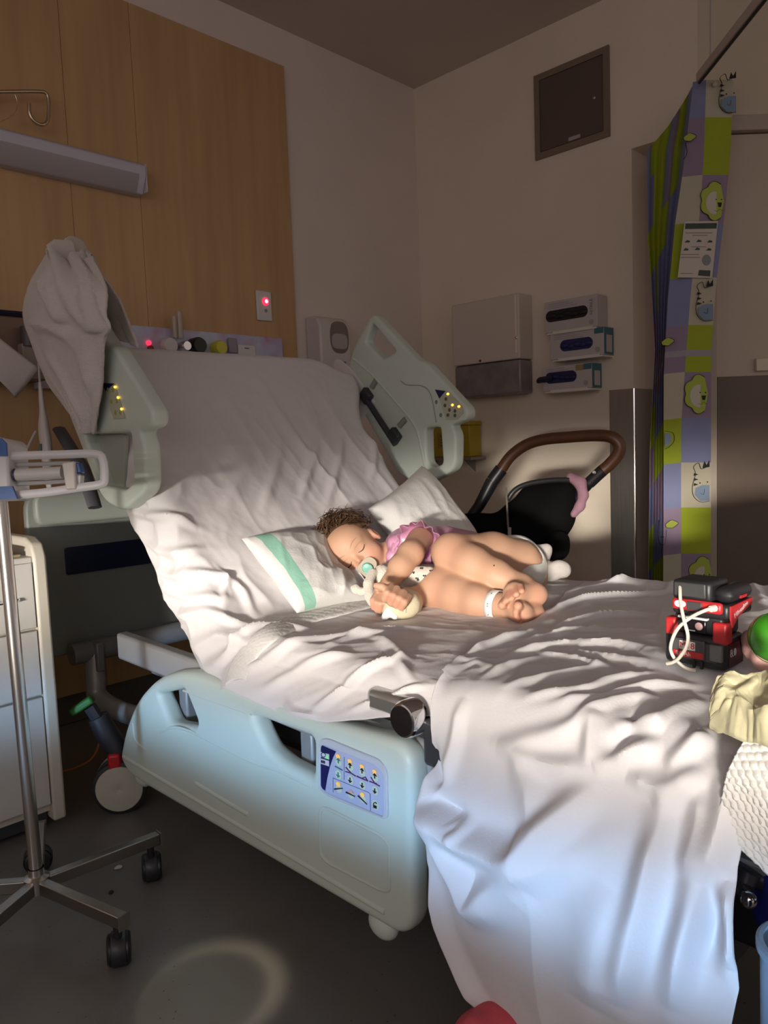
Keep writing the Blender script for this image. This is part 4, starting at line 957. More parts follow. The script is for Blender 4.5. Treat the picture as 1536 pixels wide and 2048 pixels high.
P = folds(P, par, st, N)
o = gridmesh('top_sheet', P, linen('white_cotton_top', (0.69, 0.67, 0.675)), solid=.002)
tag(o, 'large white top sheet draped over the bed side almost to the floor', 'sheet')

# --- pillows
def onback(x, y, off): return atp(x, y, B(.5, VC, ZM)+nb*off, nb)
def pillow(name, C, th, mats, label, band=None, seed=1, nn=64, bulge=.45, wr=.012, dent=None):
    q = np.linspace(0, 1, nn); a, b = np.meshgrid(q, q, indexing='ij')
    C = [np.array(c) for c in C]
    base = (C[0]*(1-a)[..., None]+C[1]*a[..., None])*(1-b)[..., None]+(C[3]*(1-a)[..., None]+C[2]*a[..., None])*b[..., None]
    ctr = sum(C)/4
    pin = .05*np.sin(a*PI)*np.abs(2*b-1)**3+.05*np.sin(b*PI)*np.abs(2*a-1)**3    # edges drawn in between the corners
    base = base+(ctr-base)*pin[..., None]
    n = np.cross(C[1]-C[0], C[3]-C[0]); n /= np.linalg.norm(n)
    if n @ (CAMP-ctr) < 0: n = -n
    w = (np.clip(1-np.abs(2*a-1)**2.6, 0, 1)*np.clip(1-np.abs(2*b-1)**2.6, 0, 1))**bulge
    sx, sy = np.linalg.norm(C[1]-C[0]), np.linalg.norm(C[3]-C[0])
    wr_ = wr*(ridged(a*sx*9+b*sy*4, b*sy*6-a*sx*2, seed, 3)-.45)*np.minimum(1, w*1.5)
    front = base+n*(th*.62*w+wr_+.002)[..., None]; back = base-n*(th*.38*w+.001)[..., None]
    if dent is not None:
        dn = np.linalg.norm(front-dent[0], axis=-1); front = front-n*(dent[2]*np.exp(-(dn/dent[1])**2))[..., None]
    V = np.concatenate([front.reshape(-1, 3), back.reshape(-1, 3)]); F = []; mi = []
    k = nn*nn
    for i in range(nn-1):
        for j in range(nn-1):
            F.append((i*nn+j, (i+1)*nn+j, (i+1)*nn+j+1, i*nn+j+1)); mi.append(1 if band and band[0] <= (i+.5)/(nn-1) <= band[1] else 0)
            F.append((k+i*nn+j, k+i*nn+j+1, k+(i+1)*nn+j+1, k+(i+1)*nn+j)); mi.append(0)
    for i in range(nn-1):
        for (p, q_) in (((i, 0), (i+1, 0)), ((i+1, nn-1), (i, nn-1)), ((0, i+1), (0, i)), ((nn-1, i), (nn-1, i+1))):
            A_, B_ = p[0]*nn+p[1], q_[0]*nn+q_[1]; F.append((B_, A_, k+A_, k+B_)); mi.append(0)
    me_o = pydata(name, V, F, mats, mi=mi, sharp=70)
    bm = bmesh.new(); bm.from_mesh(me_o.data); bmesh.ops.recalc_face_normals(bm, faces=bm.faces); bm.to_mesh(me_o.data); bm.free()
    return tag(me_o, label, 'pillow')
M_pil = [mat('white_pillow_cotton', (0.68, 0.67, 0.64), .6, var=.03, bump=.2, bscale=200, spec=.4), mat('mint_green_band', (0.27, 0.52, 0.40), .65, bump=.2, bscale=200)]
pillow('pillow', [onback(484, 1078, .03), onback(668, 1056, .035), at(757, 1196, 2, .612), at(594, 1226, 2, .615)], .080, M_pil, 'white pillow with mint green band under the sleeping child\'s head', (.075, .20), 3, 64, .40, .016, (atd(715, 1110, 2.0), .10, .055))
pillow('pillow', [atu(735, 1018, .60), atu(843, 932, .88), atu(960, 1090, .99), atu(830, 1130, .72)], .11, M_pil[:1], 'plain white pillow propped behind the sleeping child at the far rail', None, 9, 56, .40, .014)

# --- knitted blanket edge below the pillow
pts_o = [(452, 1372), (470, 1318), (520, 1262), (590, 1228), (670, 1206), (748, 1190)]
pts_i = [(492, 1362), (512, 1318), (552, 1280), (612, 1252), (680, 1232), (752, 1214)]
zz_ = [.590, .618, .626, .628, .628, .630]
_px = proj(PSH)
def onsheet(p):
    d2 = ((_px-np.array(p))**2).sum(-1); return PSH[np.unravel_index(np.argmin(d2), d2.shape)]
Lo = smooth_path([onsheet(p) for p in pts_o], 14); Li = smooth_path([onsheet(p) for p in pts_i], 14)
nn = len(Lo); mm = 22; P = np.zeros((nn, mm, 3))
for i in range(nn):
    for j in range(mm):
        t = j/(mm-1); P[i, j] = Lo[i]*(1-t)+Li[i]*t+np.array([0, 0, -.001+.009*math.sin(t*PI)**.5+.0018*(math.sin(i*1.9)*math.sin(j*1.5))])
o = gridmesh('knitted_blanket', P, mat('cream_knit', (0.68, 0.66, 0.63), .85, bump=.35, bscale=140), solid=.006)
tag(o, 'rolled cream knitted blanket edge lying below the mint banded pillow', 'blanket')

# --- towel thrown over the near head rail
rows = [((176, 868), (190, 868), -.012), ((140, 832), (200, 815), -.020), ((104, 780), (206, 765), -.024), ((80, 735), (207, 722), -.030), ((66, 690), (212, 676), -.034), ((53, 640), (222, 655), -.040), ((57, 595), (212, 620), -.045), ((70, 555), (212, 585), -.040),
        ((88, 522), (205, 552), -.020), ((100, 506), (184, 512), .015), ((118, 503), (188, 512), .050), ((120, 515), (208, 548), .060), ((125, 560), (235, 600), .062), ((130, 610), (258, 650), .062), ((150, 650), (277, 695), .062)]
L = smooth_path([atu(*r[0], r[2]) for r in rows], 8); Rr = smooth_path([atu(*r[1], r[2]) for r in rows], 8)
nn = len(L); mm = 70; P = np.zeros((nn, mm, 3)); par = np.zeros((nn, mm, 2))
for i in range(nn):
    t = np.linspace(0, 1, mm)[:, None]; P[i] = L[i]*(1-t)+Rr[i]*t
    bow = np.sin(t[:, 0]*PI)
    P[i] += -BU*(bow*.030*(1 if i < nn*.62 else -.4))[:, None]
par[..., 0] = np.linspace(0, .75, nn)[:, None]; par[..., 1] = np.linspace(0, .24, mm)[None, :]
N = normals_grid(P)
if (N[nn//3, mm//2] @ CB) < 0: N = -N
D = .020*(ridged(par[..., 1]*16+par[..., 0]*3+fbm(par[..., 0]*6, par[..., 1]*10, 2), par[..., 0]*2.5, 14, 2)-.5)+.003*fbm(par[..., 0]*60, par[..., 1]*60, 5, 2)
P = P+N*D[..., None]
P = folds(P, par, [([(92, 530), (100, 580), (118, 620), (150, 600)], .012, .022), ([(128, 615), (112, 560), (104, 515)], .009, -.016), ([(60, 640), (110, 655), (150, 690)], .016, .018), ([(150, 640), (190, 655), (215, 672)], .014, .018),
                   ([(145, 545), (185, 555), (205, 575)], .008, -.014), ([(170, 650), (178, 720), (190, 800)], .016, .014), ([(90, 700), (120, 740), (150, 800), (175, 855)], .014, .010), ([(130, 680), (160, 650), (185, 640)], .012, .014)], N)
o = gridmesh('towel', P, mat('cream_terry', (0.62, 0.565, 0.53), .95, bump=.7, bscale=300, sheen=.3), solid=.007)
tag(o, 'cream terry towel thrown over the top of the near head rail', 'towel')

# --- waffle blanket over the foot corner, at the right edge
nn, mm = 270, 230; P = np.zeros((nn, mm, 3)); par = np.zeros((nn, mm, 2))
for i in range(nn):
    for j in range(mm):
        q = i/(nn-1)*.50; s_ = j/(mm-1)
        vv = -.615-.30*s_-.02*math.sin(q*9+s_*4)
        if q < .20: uu, zz = .25-q, .665+.02*math.sin(s_*5+q*10)
        else:
            h = q-.20; hm_ = .185+.02*s_+.03*math.sin(s_*3.0)
            h = h/.30*hm_; Rr_ = .07; tq = min(h/Rr_, PI/2); e = max(h-Rr_*PI/2, 0); uu = .05-Rr_*math.sin(tq)+.02*e/.1; zz = .665+.02*math.sin(s_*5+2)-Rr_*(1-math.cos(tq))-e
        P[i, j] = B(uu, vv, zz); par[i, j] = (q, .30*s_)
N = normals_grid(P)
if N[nn//2, mm//2] @ CB < 0: N = -N
aa, bb_ = (par[..., 0]+par[..., 1])/.0088, (par[..., 0]-par[..., 1])/.0088
P = P+N*(-.0026*(np.abs(np.sin(aa*PI/2))+np.abs(np.sin(bb_*PI/2)))+.022*fbm(par[..., 0]*9, par[..., 1]*9, 3))[..., None]
o = gridmesh('waffle_blanket', P, mat('white_waffle', (0.62, 0.60, 0.565), .9), solid=.006)
tag(o, 'white waffle weave blanket hanging over the foot corner of the bed', 'blanket')

# --- crumpled cream gown at the right edge
nn = 90; P = np.zeros((nn, nn, 3)); par = np.zeros((nn, nn, 2))
c00, c10, c11, c01 = at(1425, 1372, 2, .70), at(1420, 1438, 2, .665), at(1640, 1500, 2, .69), at(1600, 1330, 2, .73)
for i in range(nn):
    for j in range(nn):
        a, b = i/(nn-1), j/(nn-1); P[i, j] = (c00*(1-a)+c10*a)*(1-b)+(c01*(1-a)+c11*a)*b; par[i, j] = (a*.12, b*.25)
ed = np.minimum(np.minimum(par[..., 0]/.12, 1-par[..., 0]/.12), np.minimum(par[..., 1]/.25, 1-par[..., 1]/.25))
hh = .034*np.clip(ed*6, 0, 1)**.6-.012+.030*fbm(par[..., 0]*18+par[..., 1]*7, par[..., 1]*15, 6, 2)+.010*(ridged(par[..., 0]*9+par[..., 1]*5, par[..., 1]*8, 6, 2)-.5)
P[..., 2] += hh
P[..., 0] += .012*fbm(par[..., 0]*30, par[..., 1]*30, 12); P[..., 1] += .012*fbm(par[..., 0]*30, par[..., 1]*30, 13)
o = gridmesh('isolation_gown', P, mat('cream_nonwoven', (0.54, 0.50, 0.31), .55, bump=.2, bscale=60), solid=.003)
tag(o, 'crumpled pale yellow disposable gown on the bed at right edge', 'gown')
# --- crumpled wipe beside the child
S_ = SDF(atd(1090, 1125, 2.05)-.13, atd(1090, 1125, 2.05)+.13, .0035)
for p, dep, r_ in [((1118, 1138), 2.02, (.030, .024, .02)), ((1102, 1150), 2.02, (.022, .018, .018)), ((1096, 1136), 2.04, (.018, .020, .018)), ((1130, 1142), 2.02, (.014, .016, .012))]:
    S_.ell(atd(*p, dep), r_, (CR, CU, CB), k=.010)
S_.ell(atd(1074, 1112, 2.09), (.034, .026, .008), (CR, CU, CB), k=.012); S_.cap(atd(1060, 1097, 2.09), atd(1094, 1097, 2.09), .006, .007, k=.02); S_.cap(atd(1094, 1097, 2.09), atd(1090, 1132, 2.06), .008, .012, k=.02)
S_.cap(atd(1104, 1142, 1.99), atd(1122, 1130, 2.0), .004, .004, k=.006, op='sub')
o = S_.mesh('crumpled_cloth', mat('grey_white_cloth', (.46, .42, .39), .85, bump=.5, bscale=60)); tag(o, 'crumpled white cloth lying behind the child\'s feet and nappy', 'cloth')
# ================================================================== the sleeping child
def skin_mat():
    m = mat('child_skin', (0.54, 0.32, 0.21), .48, var=0.0, bump=.04, bscale=500, spec=.35, sss=.12)
    nt = m.node_tree; b = nt.nodes['Principled BSDF']
    at_ = nt.nodes.new('ShaderNodeAttribute'); at_.attribute_name = 'blush'
    old = b.inputs['Base Color'].links[0].from_socket
    mx = nt.nodes.new('ShaderNodeMix'); mx.data_type = 'RGBA'; mx.inputs[7].default_value = (0.55, 0.20, 0.14, 1)
    nt.links.new(at_.outputs['Fac'], mx.inputs[0]); nt.links.new(old, mx.inputs[6]); nt.links.new(mx.outputs[2], b.inputs['Base Color'])
    return m
M_skin = skin_mat()
K = lambda x, y, d: atd(x, y, d)
person = thing('person', 'sleeping toddler in a pink dress curled up on the bed', 'person', at(900, 1190, 2, .60))
lo = np.array([1.02, 0.84, .575]); hi = np.array([1.80, 1.68, .86])
G = SDF(lo, hi, .0023)
# head frame
e1 = .60*CR+.80*CU; e2 = -.80*CR+.60*CU; hn = CB-.16*e1-.06*e2+.0*CR
hn /= np.linalg.norm(hn); e1 = e1-(e1 @ hn)*hn; e1 /= np.linalg.norm(e1); e2 = np.cross(hn, e1); HA = np.array([e1, e2, hn])
HC = K(712, 1102, 2.055)
h = lambda x, y, z: HC+x*e1+y*e2+z*hn
G.ell(h(0, .022, -.012), (.066, .070, .078), HA, k=.01)
G.ell(h(0, -.030, .014), (.053, .058, .052), HA, k=.02)
G.ell(h(0, .032, .026), (.052, .042, .040), HA, k=.02)
for sx in (-1, 1): G.ell(h(sx*.030, -.032, .034), (.027, .027, .026), HA, k=.016)
G.ell(h(0, -.070, .036), (.020, .016, .018), HA, k=.015)
G.cap(h(0, .004, .060), h(0, -.016, .0705), .0055, .0075, k=.008)
for sx in (-1, 1): G.ell(h(sx*.0075, -.019, .064), (.006, .005, .006), HA, k=.004)
for sx in (-1, 1):
    G.ell(h(sx*.0275, .0005, .0475), (.0145, .0105, .0120), HA, k=.005)
    G.cap(h(sx*.012, .018, .058), h(sx*.040, .018, .046), .006, .005, k=.012)
G.ell(h(0, -.042, .0615), (.016, .0075, .008), HA, k=.006)
for sx in (-1, 1):
    G.ell(h(sx*.066, -.012, -.012), (.008, .021, .014), HA, k=.006); G.ell(h(sx*.0735, -.010, -.009), (.004, .012, .008), HA, k=.003, op='sub')
# trunk, neck
G.cap(h(0, -.05, -.02), K(800, 1112, 2.06), .040, .042, k=.02)
G.chain([(K(822, 1108, 2.08), .066), (K(880, 1120, 2.09), .074), (K(960, 1128, 2.08), .074), (K(1025, 1130, 2.045), .070)], .03)
G.cap(K(805, 1150, 2.04), K(840, 1085, 2.03), .045, .042, k=.03)
# upper (top) arm
sh, el, wr_ = K(840, 1080, 1.985), K(821, 1108, 1.895), K(781, 1163, 1.835)
G.chain([(sh, .034), (el, .0300), ((el+wr_)/2+CU*.002, .0272), (wr_, .0195)], .018)
# its hand: palm and hanging fingers
pm = K(764, 1183, 1.815)
G.cap(wr_, pm, .019, .0175, k=.012)
G.ell(pm, (.019, .021, .013), (CR, CU, CB), k=.008)
for i, (x0, y0, x1, y1, x2, y2) in enumerate([(755, 1186, 746, 1200, 747, 1215), (760, 1190, 754, 1206, 754, 1221), (767, 1192, 762, 1208, 761, 1223), (774, 1192, 770, 1206, 769, 1219)]):
    G.chain([(K(x0, y0, 1.800), .0080), (K(x1, y1, 1.782), .0078), (K(x2, y2, 1.787), .0068)], .0012)
G.chain([(K(770, 1176, 1.80), .009), (K(756, 1178, 1.785), .008)], .004)
# lower arm with strapped hand
sh2, el2 = K(812, 1150, 2.02), K(850, 1188, 1.90)
fc = K(789, 1194, 1.735)
G.chain([(sh2, .034), (el2, .028), (K(815, 1198, 1.80), .024), (fc, .021)], .016)
G.ell(fc+CB*.004, (.027, .022, .018), (.78*CR-.62*CU, .62*CR+.78*CU, CB), k=.008)
for (x0, y0, x1, y1) in [(781, 1174, 770, 1198), (794, 1178, 782, 1206), (807, 1185, 793, 1211), (817, 1194, 803, 1215)]:
    G.chain([(K(x0, y0, 1.722), .0090), (K((x0+x1)/2-1, (y0+y1)/2, 1.697), .0092), (K(x1, y1, 1.706), .0080)], .0010)
G.chain([(K(776, 1180, 1.715), .0095), (K(764, 1174, 1.704), .0086), (K(752, 1171, 1.704), .0070)], .004)
# legs
hipU, knU, anU = K(1040, 1122, 2.00), K(905, 1107, 1.895), K(1044, 1172, 1.765)
G.chain([(hipU, .055), (K(985, 1110, 1.965), .056), (knU, .049)], .02)
G.chain([(knU, .049), (K(943, 1129, 1.845), .046), (K(990, 1152, 1.805), .039), (anU, .0255)], .014)
G.ell(K(897, 1100, 1.885), (.030, .030, .026), (CR, CU, CB), k=.02)
hipL, knL, anL = K(1050, 1150, 2.02), K(880, 1178, 1.87), K(1004, 1212, 1.735)
G.chain([(hipL, .060), (K(960, 1160, 1.95), .056), (knL, .049)], .02)
G.chain([(knL, .049), (K(916, 1191, 1.825), .0455), (K(955, 1203, 1.775), .037), (anL, .0255)], .014)
# feet: soles turned to the camera
def foot(ank, heel, ball, ballr, toes):
    G.cap(ank, heel, .026, .025, k=.012); G.cap(heel, ball, .023, .021, k=.014); G.cap(ank, ball, .022, .020, k=.016)
    G.ell(ball, ballr, (CR, CU, CB), k=.012)
    for (p, q, r_) in toes: G.chain([(p, r_*.95), (q, r_)], .0012)
foot(anU, K(1071, 1189, 1.735), K(1029, 1187, 1.705), (.022, .022, .016),
     [(K(1010, 1202, 1.690), K(1004, 1211, 1.676), .0100), (K(1014, 1189, 1.688), K(1013, 1201, 1.670), .0076), (K(1022, 1183, 1.688), K(1024, 1197, 1.668), .0074), (K(1032, 1176, 1.690), K(1033, 1189, 1.670), .0074), (K(1041, 1172, 1.694), K(1044, 1182, 1.676), .0072)])
foot(anL, K(1066, 1229, 1.715), K(1042, 1226, 1.680), (.019, .021, .015),
     [(K(1040, 1218, 1.672), K(1036, 1212, 1.652), .0105), (K(1038, 1226, 1.668), K(1032, 1223, 1.648), .0078), (K(1038, 1232, 1.668), K(1032, 1231, 1.649), .0074), (K(1040, 1238, 1.672), K(1035, 1238, 1.653), .0070), (K(1044, 1242, 1.676), K(1040, 1243, 1.658), .0064)])
bodyo = G.mesh('body', M_skin, person, smoothit=1)
# rosier cheeks, nose, fingers, toes, knees (flush of the skin itself)
Vb = G.V; bl = np.zeros(len(Vb))
def flush(c, r_, a): 
    global bl
    bl = np.maximum(bl, a*np.exp(-((Vb-c)**2).sum(1)/(r_*r_)))
for sx in (-1, 1): flush(h(sx*.032, -.034, .060), .022, .45)
flush(h(0, -.018, .072), .010, .4); flush(h(.070, -.012, -.012), .02, .6)
for p in [(1008, 1205, 1.68), (1022, 1190, 1.675), (1038, 1178, 1.675), (1034, 1215, 1.655), (1033, 1230, 1.65), (1040, 1242, 1.655)]: flush(K(*p), .014, .75)
flush(K(1070, 1190, 1.72), .022, .45); flush(K(1065, 1230, 1.70), .02, .4)
for p in [(753, 1171, 1.712), (750, 1210, 1.785), (765, 1215, 1.785), (785, 1195, 1.70), (800, 1208, 1.70)]: flush(K(*p), .014, .6)
flush(knU+CB*.04, .03, .25); flush(knL+CB*.04, .03, .25)
at_b = bodyo.data.attributes.new('blush', 'FLOAT', 'POINT'); at_b.data.foreach_set('value', bl.astype(np.float32))
# face details
M_lash = mat('dark_lash', (0.045, 0.022, 0.014), .6); M_brow = mat('light_brow', (0.34, 0.19, 0.11), .7)
def onface(x, y, off=.0): return G.hit(h(x, y, .12), -hn, .15)+hn*off
for sx in (-1, 1):
    MB().tube(smooth_path([onface(sx*(.015+.0255*t), -.0030-.0052*math.sin(t*PI), .0004) for t in np.linspace(0, 1, 7)], 3), [.0006, .0012, .0014, .0013, .0007], 6).build('eyelashes', M_lash, bodyo)
    MB().tube(smooth_path([onface(sx*(.014+.027*t), .0085+.0030*math.sin(t*PI), -.0006) for t in np.linspace(0, 1, 6)], 3), .0008, 6).build('lid_crease', mat('skin_crease', (.42, .20, .13), .6), bodyo)
    MB().tube(smooth_path([onface(sx*(.011+.032*t), .0205+.0055*math.sin(t*PI*.8), -.0002) for t in np.linspace(0, 1, 7)], 3), [.0007, .0014, .0013, .0006], 6, flat=.6).build('eyebrow', M_brow, bodyo)
    MB().ell(onface(sx*.0048, -.0235, .0002), (.0016, .0011, .001), HA, 8, 6).build('nostril', mat('nostril', (.22, .08, .06), .7), bodyo)
# toenails and fingernails
M_nail = mat('nail', (.72, .46, .36), .3)
for p in [(1006, 1207, 1.660), (1036, 1208, 1.637)]:
    pass
# hair: cap and curls
M_hair = mat('brown_curls', (0.115, 0.058, 0.028), .55, var=.45, vscale=40, spec=.4)
C2 = SDF(HC-.13, HC+.13, .004)
C2.ell(h(0, .030, -.022), (.069, .071, .078), HA, k=.01)
cut = h(0, .0, .09)
C2.ell(h(-.004, -.030, .066), (.074, .067, .060), HA, k=.012, op='sub')
C2.ell(h(0, -.085, -.02), (.09, .05, .09), HA, k=.01, op='sub')
for _ in range(60):
    th_, ph_ = rnd.uniform(0, 2*PI), rnd.uniform(-.2, 1.2)
    d_ = np.array([math.cos(th_)*math.cos(ph_), math.sin(ph_)*.9, math.sin(th_)*math.cos(ph_)])
    if d_[2] > .45 or d_[1] < -.1: continue
    C2.ell(h(*(np.array([0, .030, -.022])+d_*np.array([.068, .070, .076]))), rnd.uniform(.008, .014), k=.008)
hair = C2.mesh('hair', M_hair, person)
cm = MB(); r2 = random.Random(11)
for i in range(420):
    # root on the scalp along the hair line and crown
    th_ = r2.uniform(0, 2*PI); ph_ = r2.uniform(-.15, 1.35)
    d_ = np.array([math.cos(th_)*math.cos(ph_), math.sin(ph_), math.sin(th_)*math.cos(ph_)])
    if d_[2] > .36 and d_[1] < .34 or d_[2] > .60 and d_[1] < .80: continue
    root = np.array([0, .030, -.022])+d_*np.array([.066, .068, .075])
    out = d_*np.array([1, 1, .7])+np.array([r2.uniform(-.5, .5), r2.uniform(-.3, .5), r2.uniform(-.4, .4)]); out /= np.linalg.norm(out)
    tg = np.cross(out, [r2.uniform(-1, 1), r2.uniform(-1, 1), r2.uniform(-1, 1)]); tg /= np.linalg.norm(tg)+1e-9; bi = np.cross(out, tg)
    L_ = r2.uniform(.022, .056); rc = r2.uniform(.003, .010); tw = r2.uniform(4, 9)
    pts = [h(*(root+out*L_*t*(1-.35*t)+tg*(rc*math.sin(tw*t)+.02*t*t*r2.choice((-1, 1)))+bi*rc*(1-math.cos(tw*t)))) for t in np.linspace(0, 1, 9)]
    cm.tube(pts, [r2.uniform(.0016, .0028), .0016, .0005], 4)
cu_ = cm.build('curls', M_hair, hair); cu_['kind'] = 'stuff'
# dress: bodice, ruffle sleeve
M_dress = mat('pink_satin', (0.62, 0.30, 0.45), .32, var=.12, vscale=25, bump=.25, bscale=45, spec=.6)
Dd = SDF(K(840, 1110, 2.06)-.17, K(840, 1110, 2.06)+.17, .0035)
Dd.chain([(K(818, 1106, 2.070), .073), (K(880, 1118, 2.075), .084), (K(930, 1124, 2.07), .086)], .03)
Dd.cap(K(800, 1145, 2.03), K(838, 1082, 2.02), .050, .046, k=.02)
Dd.ell(K(790, 1085, 2.02), .020, k=.015); Dd.ell(K(806, 1078, 2.0), .018, k=.015); Dd.ell(K(785, 1112, 2.0), .018, k=.015)
Dd.ell(h(0, -.01, 0), (.073, .085, .085), HA, k=.008, op='sub')
Dd.chain([(sh, .037), (el, .033)], .004) if False else None
dress = Dd.mesh('dress', M_dress, person)
# ruffle round the upper arm
ax_ = (el-sh)/np.linalg.norm(el-sh); c0 = sh+ax_*.012
pa = np.cross(ax_, CU); pa /= np.linalg.norm(pa); pb = np.cross(ax_, pa)
nn = 90; rows = []
for i in range(nn):
    a = 2*PI*i/nn; w = math.sin(a*13)+.5*math.sin(a*7+1)
    rows.append([c0-ax_*.035+(pa*math.cos(a)+pb*math.sin(a))*.036, c0-ax_*.016+(pa*math.cos(a)+pb*math.sin(a))*(.047+.002*w), c0+ax_*.004+(pa*math.cos(a)+pb*math.sin(a))*(.055+.005*w), c0+ax_*.014+(pa*math.cos(a)+pb*math.sin(a))*(.056+.007*w)])
rows = np.array(rows)
gridmesh('ruffle_sleeve', rows, M_dress, dress, closed_u=True, solid=.002, subd=1)
# satin folds on the bodice
fm_ = MB()
for p0, p1, p2 in [((778, 1072), (788, 1090), (782, 1120)), ((800, 1062), (798, 1080), (786, 1100)), ((850, 1130), (872, 1120), (880, 1100)), ((858, 1140), (876, 1132), (890, 1128))]:
    q = [Dd.hit(CAMP+ray(*p)*1.80, ray(*p), .4)-CB*.002 for p in (p0, p1, p2)]
    fm_.tube(smooth_path(q, 6), [.002, .006, .002], 8)
fm_.build('satin_fold', M_dress, dress)['kind'] = 'stuff'
# nappy
Nn = SDF(K(1050, 1135, 2.02)-.15, K(1050, 1135, 2.02)+.15, .004)
Nn.chain([(K(985, 1130, 2.075), .074), (K(1030, 1132, 2.045), .076), (K(1048, 1138, 2.01), .060)], .03)
Nn.ell(K(1060, 1150, 1.97), (.036, .034, .05), (CR, CU, CB), k=.02)
Nn.cap(hipU+CU*.004, K(965, 1102, 1.965), .058, .062, k=.006, op='sub')
nap = Nn.mesh('nappy', mat('white_nappy', (.66, .66, .60), .8, bump=.3, bscale=80), person)
# anklet
ca = anL*.72+K(955, 1203, 1.775)*.28; axn = anL-K(955, 1203, 1.775); axn /= np.linalg.norm(axn)
pa = np.cross(axn, CU); pa /= np.linalg.norm(pa); pb = np.cross(axn, pa)
ring = np.array([[ca+axn*s_+(pa*math.cos(a)+pb*math.sin(a))*.0335 for s_ in (-.011, 0, .011)] for a in np.linspace(0, 2*PI, 41)[:-1]])
ank = gridmesh('ankle_band', ring, mat('white_vinyl_band', (.78, .76, .72), .35), person, closed_u=True, solid=.0015)
for k in range(5):
    a = None
    best = [t for t in np.linspace(0, 2*PI, 41)[:-1] if (pa*math.cos(t)+pb*math.sin(t)) @ CB > .15]
    a = best[int(k*(len(best)-1)/4)]
    MB().ell(ca+(pa*math.cos(a)+pb*math.sin(a))*.0346, .0013, None, 8, 6).build('band_hole', mat('band_hole', (.06, .06, .07), .6), ank)
# strapping round the hand
Bd = SDF(fc-.09, fc+.09, .003)
Bd.cap(K(803, 1206, 1.755), K(818, 1206, 1.80), .034, .033, k=.01); Bd.ell(K(806, 1210, 1.75), (.040, .032, .024), (CR, CU, CB), k=.012)
Bd.ell(fc+CB*.016-CR*.004+CU*.004, (.030, .024, .022), (.78*CR-.62*CU, .62*CR+.78*CU, CB), k=.004, op='sub')
Bd.cap(K(778, 1222, 1.745), K(790, 1214, 1.75), .016, .018, k=.01)
bd = Bd.mesh('hand_bandage', mat('cream_bandage', (.66, .58, .40), .75, bump=.3, bscale=120), person)
Gz = SDF(K(777, 1227, 1.73)-.05, K(777, 1227, 1.73)+.05, .0025)
for p_, r_ in [((772, 1230), .010), ((782, 1224), .011), ((790, 1232), .009), ((768, 1236), .006), ((776, 1220), .008)]: Gz.ell(K(*p_, 1.735), (r_, r_*.8, r_), k=.006)
Gz.mesh('gauze', mat('white_gauze', (.74, .72, .70), .85, bump=.5, bscale=120), bd)
bm_ = MB()
for k in range(2): bm_.tube([K(803, 1206, 1.755)+(.0355+.0*k)*(math.cos(t)*CU+math.sin(t)*CB)+(CR*.3-CU*.1-CB*.0)*.022*(k+.4) for t in np.linspace(-2.2, 2.0, 18)], .0012, 5)
bm_.build('bandage_edge', mat('bandage_edge', (.50, .43, .28), .8), bd)['kind'] = 'stuff'
# dummy (pacifier)
mo = onface(0, -.044)
dm = thing('pacifier', 'mint green pacifier in the sleeping child\'s mouth', 'pacifier', mo)
def shield(rx, ry, z_, t_): return MB().prism([mo+e1*rx*se(math.cos(a), .8)+e2*ry*se(math.sin(a), .8)+hn*(z_-.10*(rx*math.cos(a))**2/.025) for a in np.linspace(0, 2*PI, 33)[:-1]], hn*t_)
shield(.0290, .0205, .007, .003).build('shield', mat('clear_silicone', (.52, .46, .36), .2, alpha=.75), dm, bevel=.001)
MB().lathe(mo+hn*.010, hn, [(.0135, 0), (.0135, .004), (.011, .007), (0, .008)], 24).build('button', mat('mint_plastic', (.18, .42, .34), .3), dm)
MB().tube([mo+hn*(.018)+e1*.012*math.cos(t)-e2*(.001+.014*math.sin(t)) for t in np.linspace(0, PI, 12)], .0022, 8).build('ring', mat('mint_ring', (.28, .50, .42), .25), dm)
# plush comforter
Pz = SDF(K(785, 1165, 1.88)-.14, K(785, 1165, 1.88)+.14, .0032)
Pz.cap(K(772, 1150, 1.93), K(865, 1152, 1.925), .030, .030, k=.012)
Pz.cap(K(815, 1153, 1.885), K(856, 1152, 1.875), .026, .024, k=.012)
Pz.ell(K(764, 1150, 1.90), (.024, .026, .024), (CR, CU, CB), k=.01)
Pz.chain([(K(745, 1146, 1.88), .0115), (K(737, 1168, 1.855), .0125), (K(740, 1192, 1.835), .0125), (K(744, 1204, 1.825), .011)], .006)
Pz.chain([(K(740, 1180, 1.86), .009), (K(722, 1183, 1.875), .0085), (K(712, 1177, 1.885), .0095), (K(704, 1181, 1.885), .012)], .006)
plush = Pz.mesh('plush_toy', mat('cream_plush', (.62, .56, .47), .95, bump=.6, bscale=240, sheen=.4)); tag(plush, 'cream plush comforter held under the sleeping child\'s arm', 'plush toy')
M_pr = mat('black_print', (.02, .02, .03), .8)
def onplush(x, y): return Pz.hit(CAMP+ray(x, y)*1.78, ray(x, y), .3)
for (x, y) in [(826, 1146), (843, 1138), (834, 1158), (849, 1153), (856, 1163), (818, 1138), (862, 1143)]:
    c = onplush(x, y); MB().ell(c-.003*e2, (.0034, .0026, .0012), (CR, CU, CB), 8, 6).ell(c+CU*.002+CR*.0022, (.0022, .0022, .0012), (CR, CU, CB), 8, 6).ell(c+CU*.002-CR*.0022, (.0022, .0022, .0012), (CR, CU, CB), 8, 6).build('printed_heart', M_pr, plush)
# mole on the shin
c = G.hit(CAMP+ray(988, 1131)*1.6, ray(988, 1131), .4); MB().ell(c, .0022, None, 8, 6).build('mole', mat('mole', (.12, .05, .03), .6), bodyo)
